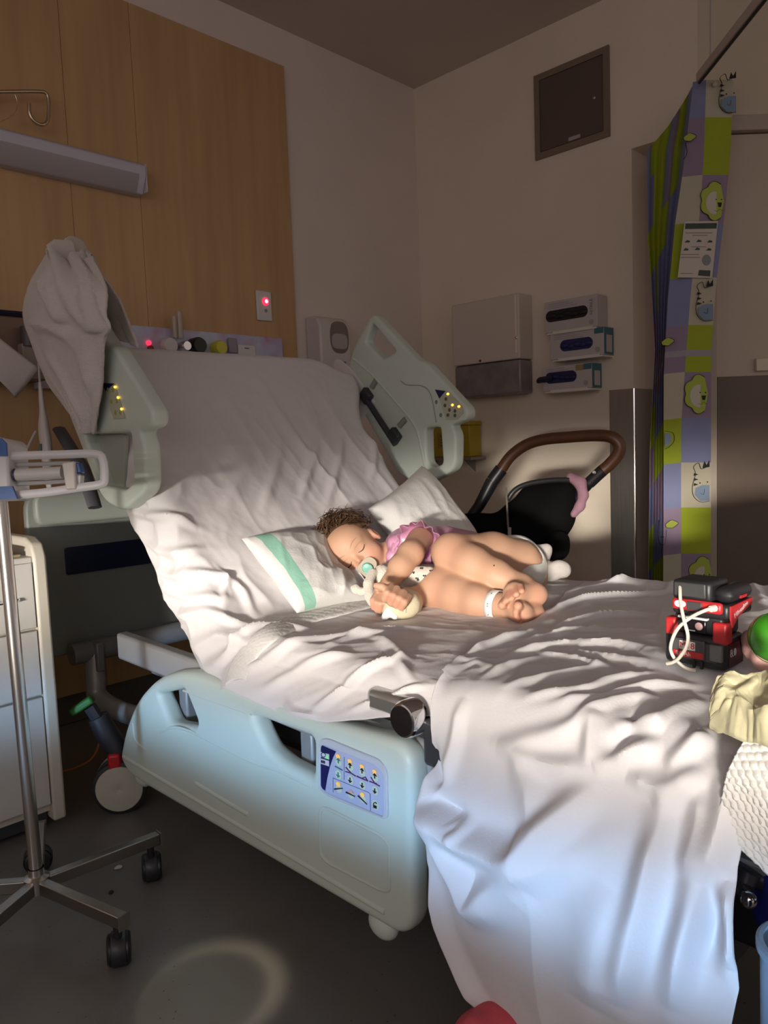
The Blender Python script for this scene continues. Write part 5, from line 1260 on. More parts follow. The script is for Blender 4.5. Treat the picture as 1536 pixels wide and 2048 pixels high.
# ================================================================== bedside cabinet
M_cab = mat('cream_laminate', (0.52, 0.48, 0.40), .45, var=.04, vscale=4)
M_cabf = mat('white_laminate', (0.52, 0.50, 0.465), .4, var=.03, vscale=4)
cx0, cx1, cy0, cy1 = .33, .793, 2.02, 2.48
cab = thing('bedside_cabinet', 'white bedside cabinet with drawers beside the bed head', 'cabinet', ((cx0+cx1)/2, (cy0+cy1)/2, 0))
MB().boxmm((cx0, cy0+.02, .055), (cx1-.03, cy1, .725)).build('carcass', M_cab, cab)
for x_ in (cx0, cx1-.034):
    MB().prism([(x_, cy0-.004, .03), (x_, cy1, .03), (x_, cy1, .79), (x_, cy0+.05, .79), (x_, cy0+.012, .775), (x_, cy0-.004, .74)], (.034, 0, 0)).build('side_panel', M_cab, cab, bevel=.007, bseg=3)
MB().boxmm((cx0+.03, cy0+.006, .725), (cx1-.034, cy1, .743)).build('top_board', M_cabf, cab, bevel=.003)
zs = [.738, .553, .37, .045]
def czl(py): return at(60, py, 1, cy0)[2]
zs = [at(70, 1122, 1, cy0)[2], at(78, 1258, 1, cy0)[2], at(85, 1392, 1, cy0)[2], .075]
for z1_, z0_ in zip(zs[:-1], zs[1:]):
    d_ = MB().boxmm((cx0+.036, cy0, z0_+.004), (cx1-.037, cy0+.02, z1_-.003)).build('drawer', M_cabf, cab, bevel=.002)
    if z0_ > .2:
        zc = z1_-(z1_-z0_)*.52
        MB().tube([(.56, cy0-.002, zc), (.57, cy0-.016, zc), (.70, cy0-.016, zc), (.715, cy0-.002, zc)] if z1_ > .6 else [(.50, cy0-.002, zc), (.51, cy0-.016, zc), (.60, cy0-.016, zc), (.61, cy0-.002, zc)], .0045, 8).build('handle', M_chrome, d_)
MB().boxmm((cx0+.04, cy0+.03, .02), (cx1-.04, cy1-.02, .055)).build('plinth', M_dark, cab)
for x_ in (cx0+.06, cx1-.06):
    for y_ in (cy0+.06, cy1-.06): MB().cyl((x_-.012, y_, .022), (x_+.012, y_, .022), .022, n=16).build('castor', M_blk, cab)
for k in range(4):
    z_ = .743+k*.0065; a_ = rnd.uniform(-.15, .15); c_ = np.array([.62+rnd.uniform(-.01, .01), cy0+.16, z_+.003])
    o = MB().box(c_, (.21, .27, .006), ((math.cos(a_), math.sin(a_), 0), (-math.sin(a_), math.cos(a_), 0), (0, 0, 1))).build('magazine', mat('magazine_%d' % k, [(.42, .34, .20), (.50, .42, .26), (.30, .22, .14), (.12, .08, .07)][k], .5, var=.3, vscale=30), bevel=.0008)
    tag(o, ['tan magazine at the bottom of the pile on the cabinet', 'straw coloured magazine second from bottom of the cabinet pile', 'brown magazine second from top of the cabinet pile', 'dark brown magazine on top of the pile on the cabinet'][k], 'magazine', 'magazines on the bedside cabinet')

# ================================================================== IV stand
M_ss = mat('stainless_tube', (0.60, 0.57, 0.54), .25, 1.0, var=.08, vscale=20, stretch=(1, 1, .1))
ivb = at(74, 1762, 2, .105); ivb[2] = 0
iv = thing('iv_stand', 'stainless steel drip stand on five wheeled legs', 'drip stand', ivb)
ptop = atd(1, 1000, (np.array([ivb[0], ivb[1], .9])-CAMP) @ -CB)
dirp = ptop-(ivb+np.array([0, 0, .10])); 
p0_ = ivb+np.array([0, 0, .10]); top_ = p0_+dirp*(1.0/dirp[2])*1.55
mid_ = p0_+dirp*(1.0/dirp[2])*.35
MB().tube([p0_, p0_+dirp*(.86/dirp[2])], .0135, 20).build('pole', M_ss, iv)
MB().tube([p0_+dirp*(.86/dirp[2]), top_], .0095, 16).build('upper_pole', M_ss, iv)
MB().lathe(p0_+dirp*(.86/dirp[2]), (0, 0, 1), [(.013, -.02), (.020, -.02), (.020, .02), (.010, .025)], 20).build('collar', M_blk, iv)
MB().lathe(ivb+np.array([0, 0, .085]), (0, 0, 1), [(0, 0), (.026, 0), (.026, .03), (.016, .034), (.016, .05)], 24).build('hub', M_ss, iv)
for k, a_ in enumerate([-5, -77, -149, -221, 67]):
    a_ = math.radians(a_-.0); dv_ = np.array([math.cos(a_), math.sin(a_), 0]); sv_ = np.array([-math.sin(a_), math.cos(a_), 0])
    c_ = ivb+dv_*.135+np.array([0, 0, .098]); e_ = ivb+dv_*.262
    lg = MB().box(c_, (.27, .022, .026), (dv_, sv_, (0, 0, 1))).build('leg', mat('leg_steel', (0.36, 0.33, 0.30), .35, 1.0), iv, bevel=.002)
    MB().box(e_+np.array([0, 0, .098])+dv_*.010, (.003, .026, .030), (dv_, sv_, (0, 0, 1))).build('leg_cap', mat('leg_cap', (.25, .22, .2), .5, .8), lg)
    cax = np.array([.88, -.47, 0]) if k in (0, 1) else dv_
    cp_ = e_-dv_*.012
    MB().cyl(cp_+np.array([0, 0, .055]), cp_+np.array([0, 0, .088]), .008, n=12).build('castor_stem', M_blk, lg)
    ct = np.array([-cax[1], cax[0], 0]); cc = cp_+ct*.010+np.array([0, 0, .030])
    w_ = MB()
    for s_ in (-1, 1): w_.lathe(cc+cax*s_*.004, cax*s_, [(.006, 0), (.027, 0), (.030, .004), (.030, .014), (.026, .018), (0, .019)], 24)
    w_.build('castor_wheel', M_blk, lg)
    MB().lathe(cc, cax, [(.0315, -.014), (.033, -.012), (.033, .012), (.0315, .014)], 24).build('castor_hood', mat('castor_hood', (.02, .02, .022), .4), lg)

# ================================================================== syringe pump on the stand
dp = (ptop-CAMP) @ -CB
Q = lambda x, y, o=0.0: atd(x, y, dp+o)
M_pw = mat('pump_white', (0.62, 0.60, 0.60), .35); M_pb = mat('pump_blue', (0.02, 0.09, 0.30), .35)
pump = thing('syringe_pump', 'white and blue syringe pump clamped to the drip stand', 'syringe pump', Q(60, 1000))
MB().prism([Q(-140, 872, -.05), Q(2, 874, -.05), Q(14, 884, -.05), Q(20, 1000, -.05), Q(-140, 1004, -.05)], -CB*.09).build('pump_body', M_pw, pump, bevel=.005)
MB().prism([Q(-140, 874, -.054), Q(2, 876, -.054), Q(12, 886, -.054), Q(14, 912, -.054), Q(-140, 912, -.054)], -CB*.004).build('blue_top', M_pb, pump)
MB().prism([Q(-140, 978, -.054), Q(24, 972, -.054), Q(34, 998, -.054), Q(-140, 1004, -.054)], -CB*.006).build('blue_base', M_pb, pump)
ring = [Q(*p, -.035) for p in [(22, 912), (120, 909), (190, 908), (206, 920), (209, 955), (203, 968), (160, 975), (90, 985), (34, 990)]]
MB().tube(smooth_path(ring, 5), .0062, 10, flat=1.4).build('guard_frame', M_pw, pump)
MB().tube([Q(28, 930, -.02), Q(140, 926, -.02)], .0045, 8).build('slide_rod', mat('pump_grey', (.40, .38, .37), .4), pump)
MB().tube([Q(28, 968, -.02), Q(140, 962, -.02)], .0045, 8).build('slide_rod', mat('pump_grey', (.40, .38, .37), .4), pump)
MB().cyl(Q(34, 950, -.03), Q(125, 945, -.03), .0125, n=18).build('syringe_barrel', mat('syringe_clear', (.52, .50, .46), .2), pump)
MB().lathe(Q(34, 950, -.03), Q(20, 951, -.03)-Q(34, 950, -.03), [(.0125, 0), (.013, .004), (.004, .006), (.004, .02), (0, .02)], 16).build('syringe_tip', mat('dark_seal', (.03, .03, .05), .5), pump)
MB().prism([Q(*p, -.045) for p in [(123, 926), (148, 922), (152, 978), (131, 980)]], -CB*.03).build('pusher', mat('pump_cream', (.60, .56, .50), .4), pump, bevel=.003)
MB().prism([Q(*p, -.035) for p in [(148, 924), (158, 926), (163, 945), (150, 948)]], -CB*.02).build('blue_clip', M_pb, pump, bevel=.002)
MB().prism([Q(*p, -.035) for p in [(150, 950), (162, 950), (160, 972), (152, 974)]], -CB*.02).build('end_block', M_pw, pump, bevel=.002)
MB().cyl(Q(8, 960, .0), Q(8, 960, .05), .022, n=14).build('pole_clamp', M_blk, pump)

# ================================================================== nurse call handset hanging on its cord
H_ = lambda x, y: atd(x, y, 2.25)
hs_ = thing('call_handset', 'white call handset hanging by its cord behind the drip pump', 'handset', H_(88, 990))
MB().tube(smooth_path([H_(80, 765), H_(83, 800), H_(86, 830), H_(88, 860), H_(92, 890), H_(95, 940), H_(100, 985)], 6), [.006, .010, .012, .020, .023, .022, .016, .008], 14, flat=.7).build('handset_body', mat('handset_white', (.55, .50, .46), .4), hs_)
MB().tube(smooth_path([H_(80, 768), H_(77, 720), H_(74, 690), H_(70, 660)], 6), .0035, 8).build('cord', mat('cord_white', (.45, .41, .38), .5), hs_)
MB().tube(smooth_path([H_(72, 862), H_(58, 890), H_(48, 915), H_(42, 950)], 6), .0040, 8).build('lower_cord', mat('cord_white', (.45, .41, .38), .5), hs_)
MB().box(H_(86, 898)+CB*.017, (.006, .028, .004), (CR, CU, CB)).build('green_key', mat('dark_green_key', (.03, .08, .06), .4), hs_)
# orange cable on the floor behind the wheel
f0 = lambda x, y, z_=.004: at(x, y, 2, z_)
o = MB().tube(smooth_path([atd(215, 1405, 2.35), atd(205, 1440, 2.33), atd(200, 1480, 2.30), atd(185, 1515, 2.28), atd(150, 1536, 2.26), atd(110, 1545, 2.25)], 8), .0035, 8).build('orange_cable', mat('orange_pvc', (.40, .13, .045), .5)); tag(o, 'thin orange cable hanging behind the bed wheel', 'cable')

for (px, py, r_, m, lab) in [(236, 1738, .010, mat('white_scrap', (.5, .48, .45), .7), 'small white paper scrap on the floor under the drip stand'), (222, 1786, .007, mat('dark_scrap', (.03, .025, .02), .8), 'small dark crumb on the floor between the drip stand legs')]:
    c_ = at(px, py, 2, 0.0); S_ = SDF(c_-np.array([.02, .02, .004]), c_+.02, .0012)
    for k in range(4): S_.ell(c_+np.array([rnd.uniform(-.5, .5)*r_, rnd.uniform(-.5, .5)*r_, r_*.3]), (r_*.6, r_*.5, r_*.3), k=.003)
    tag(S_.mesh('floor_scrap', m), lab, 'scrap')
# ================================================================== battery pack with charger on the bed
fbase = at(1392, 1338, 2, .650)
by = math.radians(-48)
bf = -CB.copy(); bf[2] = 0; bf /= np.linalg.norm(bf)                      # away from camera
bx = np.array([bf[1], -bf[0], 0])                                         # to the right
fx = bx*math.cos(by)+bf*math.sin(by); fy = np.cross([0, 0, 1.], fx)       # fx along the front, fy into depth
FZ = np.array([0, 0, 1.])
sc = ((fbase-CAMP) @ -CB)/F_PX                                            # metres per pixel at the pack
bc = at(1328, 1322, 2, .650); w1 = 128*sc; d1 = .066
bat = thing('battery_pack', 'black and red tool battery with charging adapter and white cable on bed', 'battery', bc+fx*w1/2+fy*d1/2)
def bp(x, y, z): return bc+fx*x+fy*y+FZ*z
def bb(x0, x1, y0, y1, z0, z1): return MB().box(bp((x0+x1)/2, (y0+y1)/2, (z0+z1)/2), (x1-x0, y1-y0, z1-z0), (fx, fy, FZ))
M_bk = mat('matte_black_plastic', (0.018, 0.018, 0.020), .42); M_gk = mat('grey_black_plastic', (0.055, 0.055, 0.055), .45); M_rd = mat('tool_red', (0.50, 0.025, 0.030), .38); M_wt = mat('print_white', (.70, .68, .64), .5)
hB = 66*sc; 
bb(0, w1, 0, d1, 0, hB).build('battery_case', M_bk, bat, bevel=.008, bseg=3)
bb(.012, w1-.010, -.003, .004, .010, hB-.010).build('front_plate', M_gk, bat, bevel=.004)
bb(.016, w1*.70, -.0055, -.002, hB*.28, hB*.86).build('label_plate', mat('label_grey', (.075, .075, .08), .4), bat, bevel=.002)
bb(.018, w1*.68, -.0068, -.005, hB*.30, hB*.50).build('red_label', M_rd, bat, bevel=.001)
bb(.028, w1*.55, -.0066, -.005, hB*.53, hB*.80).build('white_label', M_wt, bat, bevel=.0005)
text('number_print', 'M18', hB*.27, (bp(.028+(w1*.55-.028)/2, -.0070, hB*.665), fx, FZ, -fy), M_rd, bat, .0003)
text('capacity_print', '8.0 Ah', hB*.18, (bp(w1*.36, -.0072, hB*.40), fx, FZ, -fy), M_wt, bat, .0003)
bb(w1*.76, w1-.004, -.0045, .004, .014, hB*.8).build('side_plate', mat('warm_grey', (.16, .16, .155), .45), bat, bevel=.002)
bb(w1*.50, w1*.535, -.005, 0, 0, hB*.22).build('slot', M_bk, bat); bb(w1*.62, w1*.66, -.005, 0, 0, hB*.24).build('slot', M_bk, bat)
bb(w1, w1+.0012, .010, d1-.010, hB*.12, hB*.82).build('end_label', mat('dark_red_label', (.06, .012, .014), .35), bat)
text('end_print', '8.0', hB*.34, (bp(w1+.0018, d1*.32, hB*.52), fy, FZ, fx), mat('grey_white', (.40, .40, .40), .5), bat, .0003)
# neck with red clips
x0, x1 = w1*.14, w1*.93; hN = 40*sc
bb(x0, x1, .006, d1-.004, hB, hB+hN).build('neck', M_bk, bat, bevel=.005)
bb(x0-.012, x0+.006, .0, .022, hB-.006, hB+hN*.72).build('red_clip', M_rd, bat, bevel=.004); bb(x1-.014, x1+.008, .0, .022, hB-.010, hB+hN*.78).build('red_clip', M_rd, bat, bevel=.004)
bb(x0+.014, x1-.024, .003, .007, hB+.002, hB+hN*.8).build('window', mat('black_window', (.01, .008, .010), .15), bat, bevel=.002)
MB().ell(bp(x1-.034, .002, hB+hN*.45), (.006, .002, .006), (fx, fy, FZ), 12, 8).build('round_mark', mat('grey_pink', (.40, .25, .25), .4), bat)
bb(x0+.018, x1-.040, .0022, .003, hB+hN*.16, hB+hN*.21).build('print_line', mat('grey_white', (.40, .40, .40), .5), bat)
bb(x0+.010, x1-.020, -.002, .006, hB+hN*.80, hB+hN*.92).build('white_strip', M_wt, bat, bevel=.001)
# charger head
zc0 = hB+hN; hC = 72*sc; x0, x1 = w1*.16, w1*1.02
bb(x0, x1+.004, -.004, d1+.012, zc0, zc0+hC*.40).build('adapter_base', M_bk, bat, bevel=.005)
bb(x0+.002, x1-.004, -.0095, .0, zc0+hC*.14, zc0+hC*.46).build('red_front', M_rd, bat, bevel=.004)
MB().prism([bp(x1+.0035, *q) for q in [(.0, zc0+hC*.06), (.006, zc0-.012), (d1*.35, zc0+hC*.02), (d1+.006, zc0+hC*.26), (d1+.006, zc0+hC*.42), (.0, zc0+hC*.38)]], fx*.0025).build('red_side', M_rd, bat)
bb(x0, x1*.78, -.004, d1-.01, zc0+hC*.40, zc0+hC*.98).build('adapter_top', M_bk, bat, bevel=.006)
bb(x0+.004, x1*.70, -.0062, 0, zc0+hC*.52, zc0+hC*.92).build('top_plate', M_gk, bat, bevel=.002)
bb(x1*.74, x1+.006, .004, d1+.014, zc0+hC*.40, zc0+hC*.84).build('adapter_hump', M_bk, bat, bevel=.012, bseg=3)
bb(x1-.002, x1+.0075, d1*.45, d1*.75, zc0+hC*.52, zc0+hC*.60).build('red_mark', M_rd, bat)
bb(x0+(x1-x0)*.32, x0+(x1-x0)*.60, -.0108, -.008, zc0+hC*.18, zc0+hC*.42).build('port_cover', M_gk, bat, bevel=.001)
MB().ell(bp(x0+.016, -.010, zc0+hC*.32), (.009, .002, .0055), (fx, fy, FZ), 14, 8).build('lit_port', mat('lit_white', (.9, .9, .9), .4, emit=(1, 1, .95), estr=.9), bat)
text('side_script', 'Milwaukee', .011, (bp(x1+.0072, d1*.46, zc0+hC*.22), fy*.95+FZ*.3, FZ*.95-fy*.3, fx), mat('pale_red', (.62, .42, .42), .5), bat, .0003)
# cable: from the right port, looping down to the sheet and back up behind
def bpx(px, py, y): return atp(px, py, bp(0, y, 0), fy)
cp_ = [bpx(1428, 1217, -.012), bpx(1410, 1221, -.020), bpx(1380, 1236, -.026), bpx(1355, 1258, -.028), bpx(1342, 1288, -.026), bpx(1344, 1308, -.024), bpx(1356, 1324, -.022), bpx(1372, 1336, -.018), bpx(1392, 1342, -.016)]
cq_ = [bpx(1334, 1327, -.026), bpx(1345, 1325, -.028), bpx(1358, 1316, -.030), bpx(1372, 1295, -.032), bpx(1376, 1272, -.032), bpx(1368, 1240, -.030), bpx(1362, 1210, -.022), bpx(1360, 1180, -.010), bpx(1362, 1164, .010), bpx(1372, 1158, .040)]
cab_ = MB().tube(smooth_path(cp_, 8), .0026, 10).build('cable', mat('white_cable', (.70, .65, .55), .4), bat)
MB().tube(smooth_path(cq_, 8), .0026, 10).build('cable_loop', mat('white_cable', (.70, .65, .55), .4), cab_)
MB().tube([bpx(1432, 1216, -.006), bpx(1421, 1218, -.016)], [.0055, .0048], 10).build('cable_plug', mat('plug_white', (.75, .70, .62), .35), cab_)

# ================================================================== things at the right edge
gb = at(1552, 1275, 2, .715); r_ = .030
grn = thing('green_ball', 'shiny green toy ball at the right edge of the bed', 'ball', gb-np.array([0, 0, .03]))
MB().ell(gb, (.036, .036, .034), None, 28, 18).build('shell', mat('glossy_green', (.05, .28, .015), .22, coat=.4), grn)
MB().tube([gb+.0362*np.array([math.cos(t)*.7, -math.cos(t)*.7, math.sin(t)]) for t in np.linspace(0, 2*PI, 40)], .0006, 5).build('seam', mat('dark_green_seam', (.02, .11, .01), .4), grn)
Zp = SDF(at(1520, 1305, 2, .68)-.08, at(1520, 1305, 2, .68)+.08, .003)
Zp.chain([(at(1500, 1278, 2, .69), .013), (at(1508, 1300, 2, .68), .014), (at(1530, 1318, 2, .675), .016), (at(1560, 1325, 2, .675), .02)], .008); Zp.ell(at(1504, 1275, 2, .695), .012, k=.008)
pk = Zp.mesh('pink_plush', mat('pink_fabric', (.66, .38, .34), .8, bump=.3, bscale=120)); tag(pk, 'soft pink toy limb beside the green ball at right edge', 'plush toy')
tg_ = at(1498, 1300, 2, .672); MB().prism([at(1488, 1301, 2, .675), at(1500, 1288, 2, .682), at(1520, 1322, 2, .670), at(1512, 1332, 2, .664)], -CB*.0008).build('care_tag', mat('clear_tag', (.62, .52, .45), .3, alpha=.7), pk)
# bed-foot caster knob, blue bag, blue bin, red bag on the floor
kn = thing('chair_frame', 'dark chair frame with chrome knob beside the bed foot at right', 'chair frame', at(1500, 1800, 0, .92)*np.array([1, 1, 0]))
kc = atd(1497, 1799, .93)
MB().ell(kc, .0105, None, 18, 12).build('chrome_knob', M_chrome, kn)
MB().tube(smooth_path([atd(1495, 1745, .96), atd(1487, 1775, .955), atd(1494, 1792, .94)], 6), [.016, .012, .007], 12).build('knob_stem', mat('dark_grey_metal', (.12, .12, .13), .35, .6), kn)
MB().tube([atd(1470, 1735, .99), atd(1600, 1790, .95)], .014, 12).build('frame_tube', M_dark, kn)
MB().tube([atd(1565, 1770, .96), atd(1565, 1770, .96)*np.array([1, 1, 0])], .014, 12).build('frame_leg', M_dark, kn)
def bag(name, label, cat_, c, r, m, k_=.02):
    S_ = SDF(np.array(c)-max(r)*1.7, np.array(c)+max(r)*1.7, max(r)/26)
    S_.ell(c, r, k=k_)
    for i in range(10):
        a_ = i*2.4; S_.ell(np.array(c)+np.array([math.cos(a_)*r[0]*.7, math.sin(a_)*r[1]*.7, (i/9-.5)*r[2]*1.1]), (r[0]*.36, r[1]*.36, r[2]*.42), k=k_)
    o = S_.mesh(name, m); return tag(o, label, cat_)
rb = at(972, 2068, 0, .80)
bag('red_bag', 'coral red fabric bag under the hanging sheet at the bottom', 'bag', (rb[0]+.02, rb[1]-.02, .10), (.065, .080, .105), mat('coral_fabric', (.55, .07, .09), .75, bump=.3, bscale=90))
bb_c = atd(1590, 1795, .98)
bag('blue_bag', 'dark blue fabric bag at the right edge below the blanket', 'bag', bb_c, (.05, .05, .05), mat('royal_blue_fabric', (.015, .03, .30), .7), .01)
cl = at(1575, 2048, 0, .66)
ch = thing('blue_bin', 'light blue plastic bin at the bottom right corner', 'bin', (cl[0], cl[1], 0))
ztop = atd(1540, 1893, .78)
cb_ = atd(1622, 1893, .78)
MB().lathe((cb_[0], cb_[1], 0), (0, 0, 1), [(.0, .004), (.042, .0), (.047, cb_[2]-.01), (.048, cb_[2]), (.044, cb_[2]), (.040, .02), (0, .02)], 40).build('tub', mat('sky_blue_plastic', (.20, .34, .52), .4), ch)
MB().lathe((cb_[0], cb_[1], cb_[2]-.004), (0, 0, 1), [(.047, -.008), (.051, -.006), (.051, .002), (.046, .004)], 40).build('rim', mat('sky_blue_plastic', (.20, .34, .52), .4), ch)

# ================================================================== pushchair behind the bed
M_fab = mat('black_fabric', (0.005, 0.005, 0.005), .9, var=.2, spec=.12, bump=.3, bscale=120); M_lea = mat('brown_leather', (0.105, 0.040, 0.018), .42, var=.12, vscale=20, bump=.15, bscale=150)
ss = lambda x, y, d: atd(x, y, d)
st_ = thing('pushchair', 'black pushchair with brown leather handle behind the bed', 'pushchair', ss(1080, 1200, 2.75)*np.array([1, 1, 0]))
hp = smooth_path([ss(1003, 938, 2.95), ss(1022, 912, 2.93), ss(1052, 890, 2.90), ss(1088, 879, 2.86), ss(1140, 874, 2.80), ss(1190, 871, 2.74), ss(1222, 874, 2.70), ss(1238, 888, 2.69), ss(1236, 908, 2.70), ss(1218, 930, 2.72), ss(1206, 940, 2.73)], 8)
MB().tube(hp, .0215, 14).build('handle_grip', M_lea, st_)
for a_, b__, r_ in ((ss(1003, 938, 2.95), ss(985, 962, 2.96), .026), (ss(1206, 940, 2.73), ss(1178, 966, 2.76), .022)):
    MB().tube([a_, b__], r_, 12).build('hinge_joint', mat('black_joint', (.014, .014, .015), .4), st_)
MB().lathe(ss(1188, 945, 2.715), CB, [(.0, 0), (.006, 0), (.006, .003), (0, .004)], 12).build('rivet', M_chrome, st_)
MB().tube([ss(985, 962, 2.96), ss(958, 1012, 2.98), ss(930, 1050, 3.0), ss(900, 1150, 2.95)], [.026, .022, .020, .018], 12).build('frame_tube', M_blk, st_)
MB().tube([ss(1178, 966, 2.76), ss(1150, 1000, 2.80), ss(1110, 1080, 2.84), ss(1060, 1200, 2.85)], [.020, .018, .018, .018], 12).build('frame_tube', M_blk, st_)
Sx = SDF(ss(1060, 1050, 2.86)-np.array([.40, .40, .35]), ss(1060, 1050, 2.86)+np.array([.40, .40, .30]), .010)
Sx.chain([(ss(1068, 995, 2.90), .055), (ss(1130, 985, 2.82), .050)], .04)
Sx.chain([(ss(1040, 1040, 2.92), .080), (ss(1105, 1030, 2.83), .085)], .05); Sx.chain([(ss(1010, 1075, 2.95), .085), (ss(1075, 1070, 2.85), .09)], .05); Sx.chain([(ss(985, 1110, 2.95), .09), (ss(1050, 1110, 2.85), .09)], .05)
Sx.chain([(ss(900, 1035, 2.98), .022), (ss(960, 1052, 2.96), .045), (ss(1000, 1060, 2.95), .06)], .03)
Sx.mesh('seat_shell', M_fab, st_)
MB().tube(smooth_path([ss(1015, 1000, 2.83), ss(1030, 980, 2.82), ss(1055, 968, 2.80), ss(1100, 961, 2.76), ss(1140, 960, 2.72)], 6), .010, 10).build('canopy_edge', mat('black_sheen', (.022, .022, .022), .4), st_)
MB().tube(smooth_path([ss(1012, 975, 2.80), ss(1014, 1010, 2.76), ss(1016, 1050, 2.72), ss(1018, 1062, 2.70)], 6), .0035, 6, flat=.4).build('strap', mat('grey_strap', (.16, .14, .12), .7), st_)
MB().box(ss(1019, 1076, 2.70), (.012, .075, .004), (CR, CU, CB)).build('strap_tab', mat('grey_tab', (.32, .28, .24), .6), st_)
Sp = SDF(ss(1150, 990, 2.74)-.12, ss(1150, 990, 2.74)+.12, .006)
Sp.chain([(ss(1142, 955, 2.73), .018), (ss(1160, 965, 2.71), .020), (ss(1167, 990, 2.71), .016), (ss(1160, 1012, 2.73), .016), (ss(1148, 1028, 2.75), .014)], .015)
Sp.mesh('pink_blanket', mat('dusky_pink', (.36, .19, .24), .85, bump=.5, bscale=80), st_)
Sw = SDF(ss(1112, 1100, 2.75)-.12, ss(1112, 1100, 2.75)+.12, .008); Sw.ell(ss(1112, 1095, 2.74), (.045, .05, .05), k=.02); Sw.ell(ss(1118, 1078, 2.74), (.035, .035, .03), k=.02); Sw.mesh('wheel_arch', M_fab, st_)
base = ss(1060, 1200, 2.80)
for (px, dep) in ((960, 2.95), (1100, 2.70), (905, 2.75), (1030, 2.55)):
    c_ = ss(px, 1150, dep); c_ = np.array([c_[0], c_[1], .11 if px in (960, 1100) else .085]); r_ = c_[2]
    w_ = MB().lathe(c_-CR*.015, CR*np.array([1, 1, 0]), [(r_*.75, 0), (r_*.95, 0), (r_, .006), (r_, .026), (r_*.95, .032), (r_*.75, .032)], 28).build('wheel', M_blk, st_)
    MB().lathe(c_-CR*.005, CR*np.array([1, 1, 0]), [(0, 0), (r_*.74, 0), (r_*.74, .012), (0, .012)], 20).build('wheel_disc', mat('grey_hub', (.2, .2, .2), .4), w_)
    MB().tube([c_+np.array([0, 0, .01]), ss(1010, 1130, 2.88)], .014, 10).build('leg', M_blk, st_)

# ================================================================== curtain and its track
ZT = 2.30
trk = thing('curtain_track', 'white ceiling curtain track running above the animal print curtain', 'curtain track', at(1420, 160, 2, ZT))
ta, tb_ = at(1398, 168, 2, ZT), at(1720, -235, 2, ZT)
td_ = (tb_-ta)/np.linalg.norm(tb_-ta); tn = np.cross(td_, [0, 0, 1.])
MB().box((ta+tb_)/2+np.array([0, 0, .022]), (np.linalg.norm(tb_-ta), .022, .034), (td_, tn, FZ)).build('rail', mat('track_white', (.50, .43, .37), .45), trk, bevel=.002)
MB().box((ta+tb_)/2+np.array([0, 0, .003]), (np.linalg.norm(tb_-ta), .008, .006), (td_, tn, FZ)).build('slot', mat('track_slot', (.03, .022, .02), .6), trk)
for k in range(3):
    q_ = ta+td_*(.12+.55*k); MB().cyl(q_+np.array([0, 0, .03]), np.array([q_[0], q_[1], ZC]), .006, n=10).build('hanger', mat('track_white', (.50, .43, .37), .45), trk)
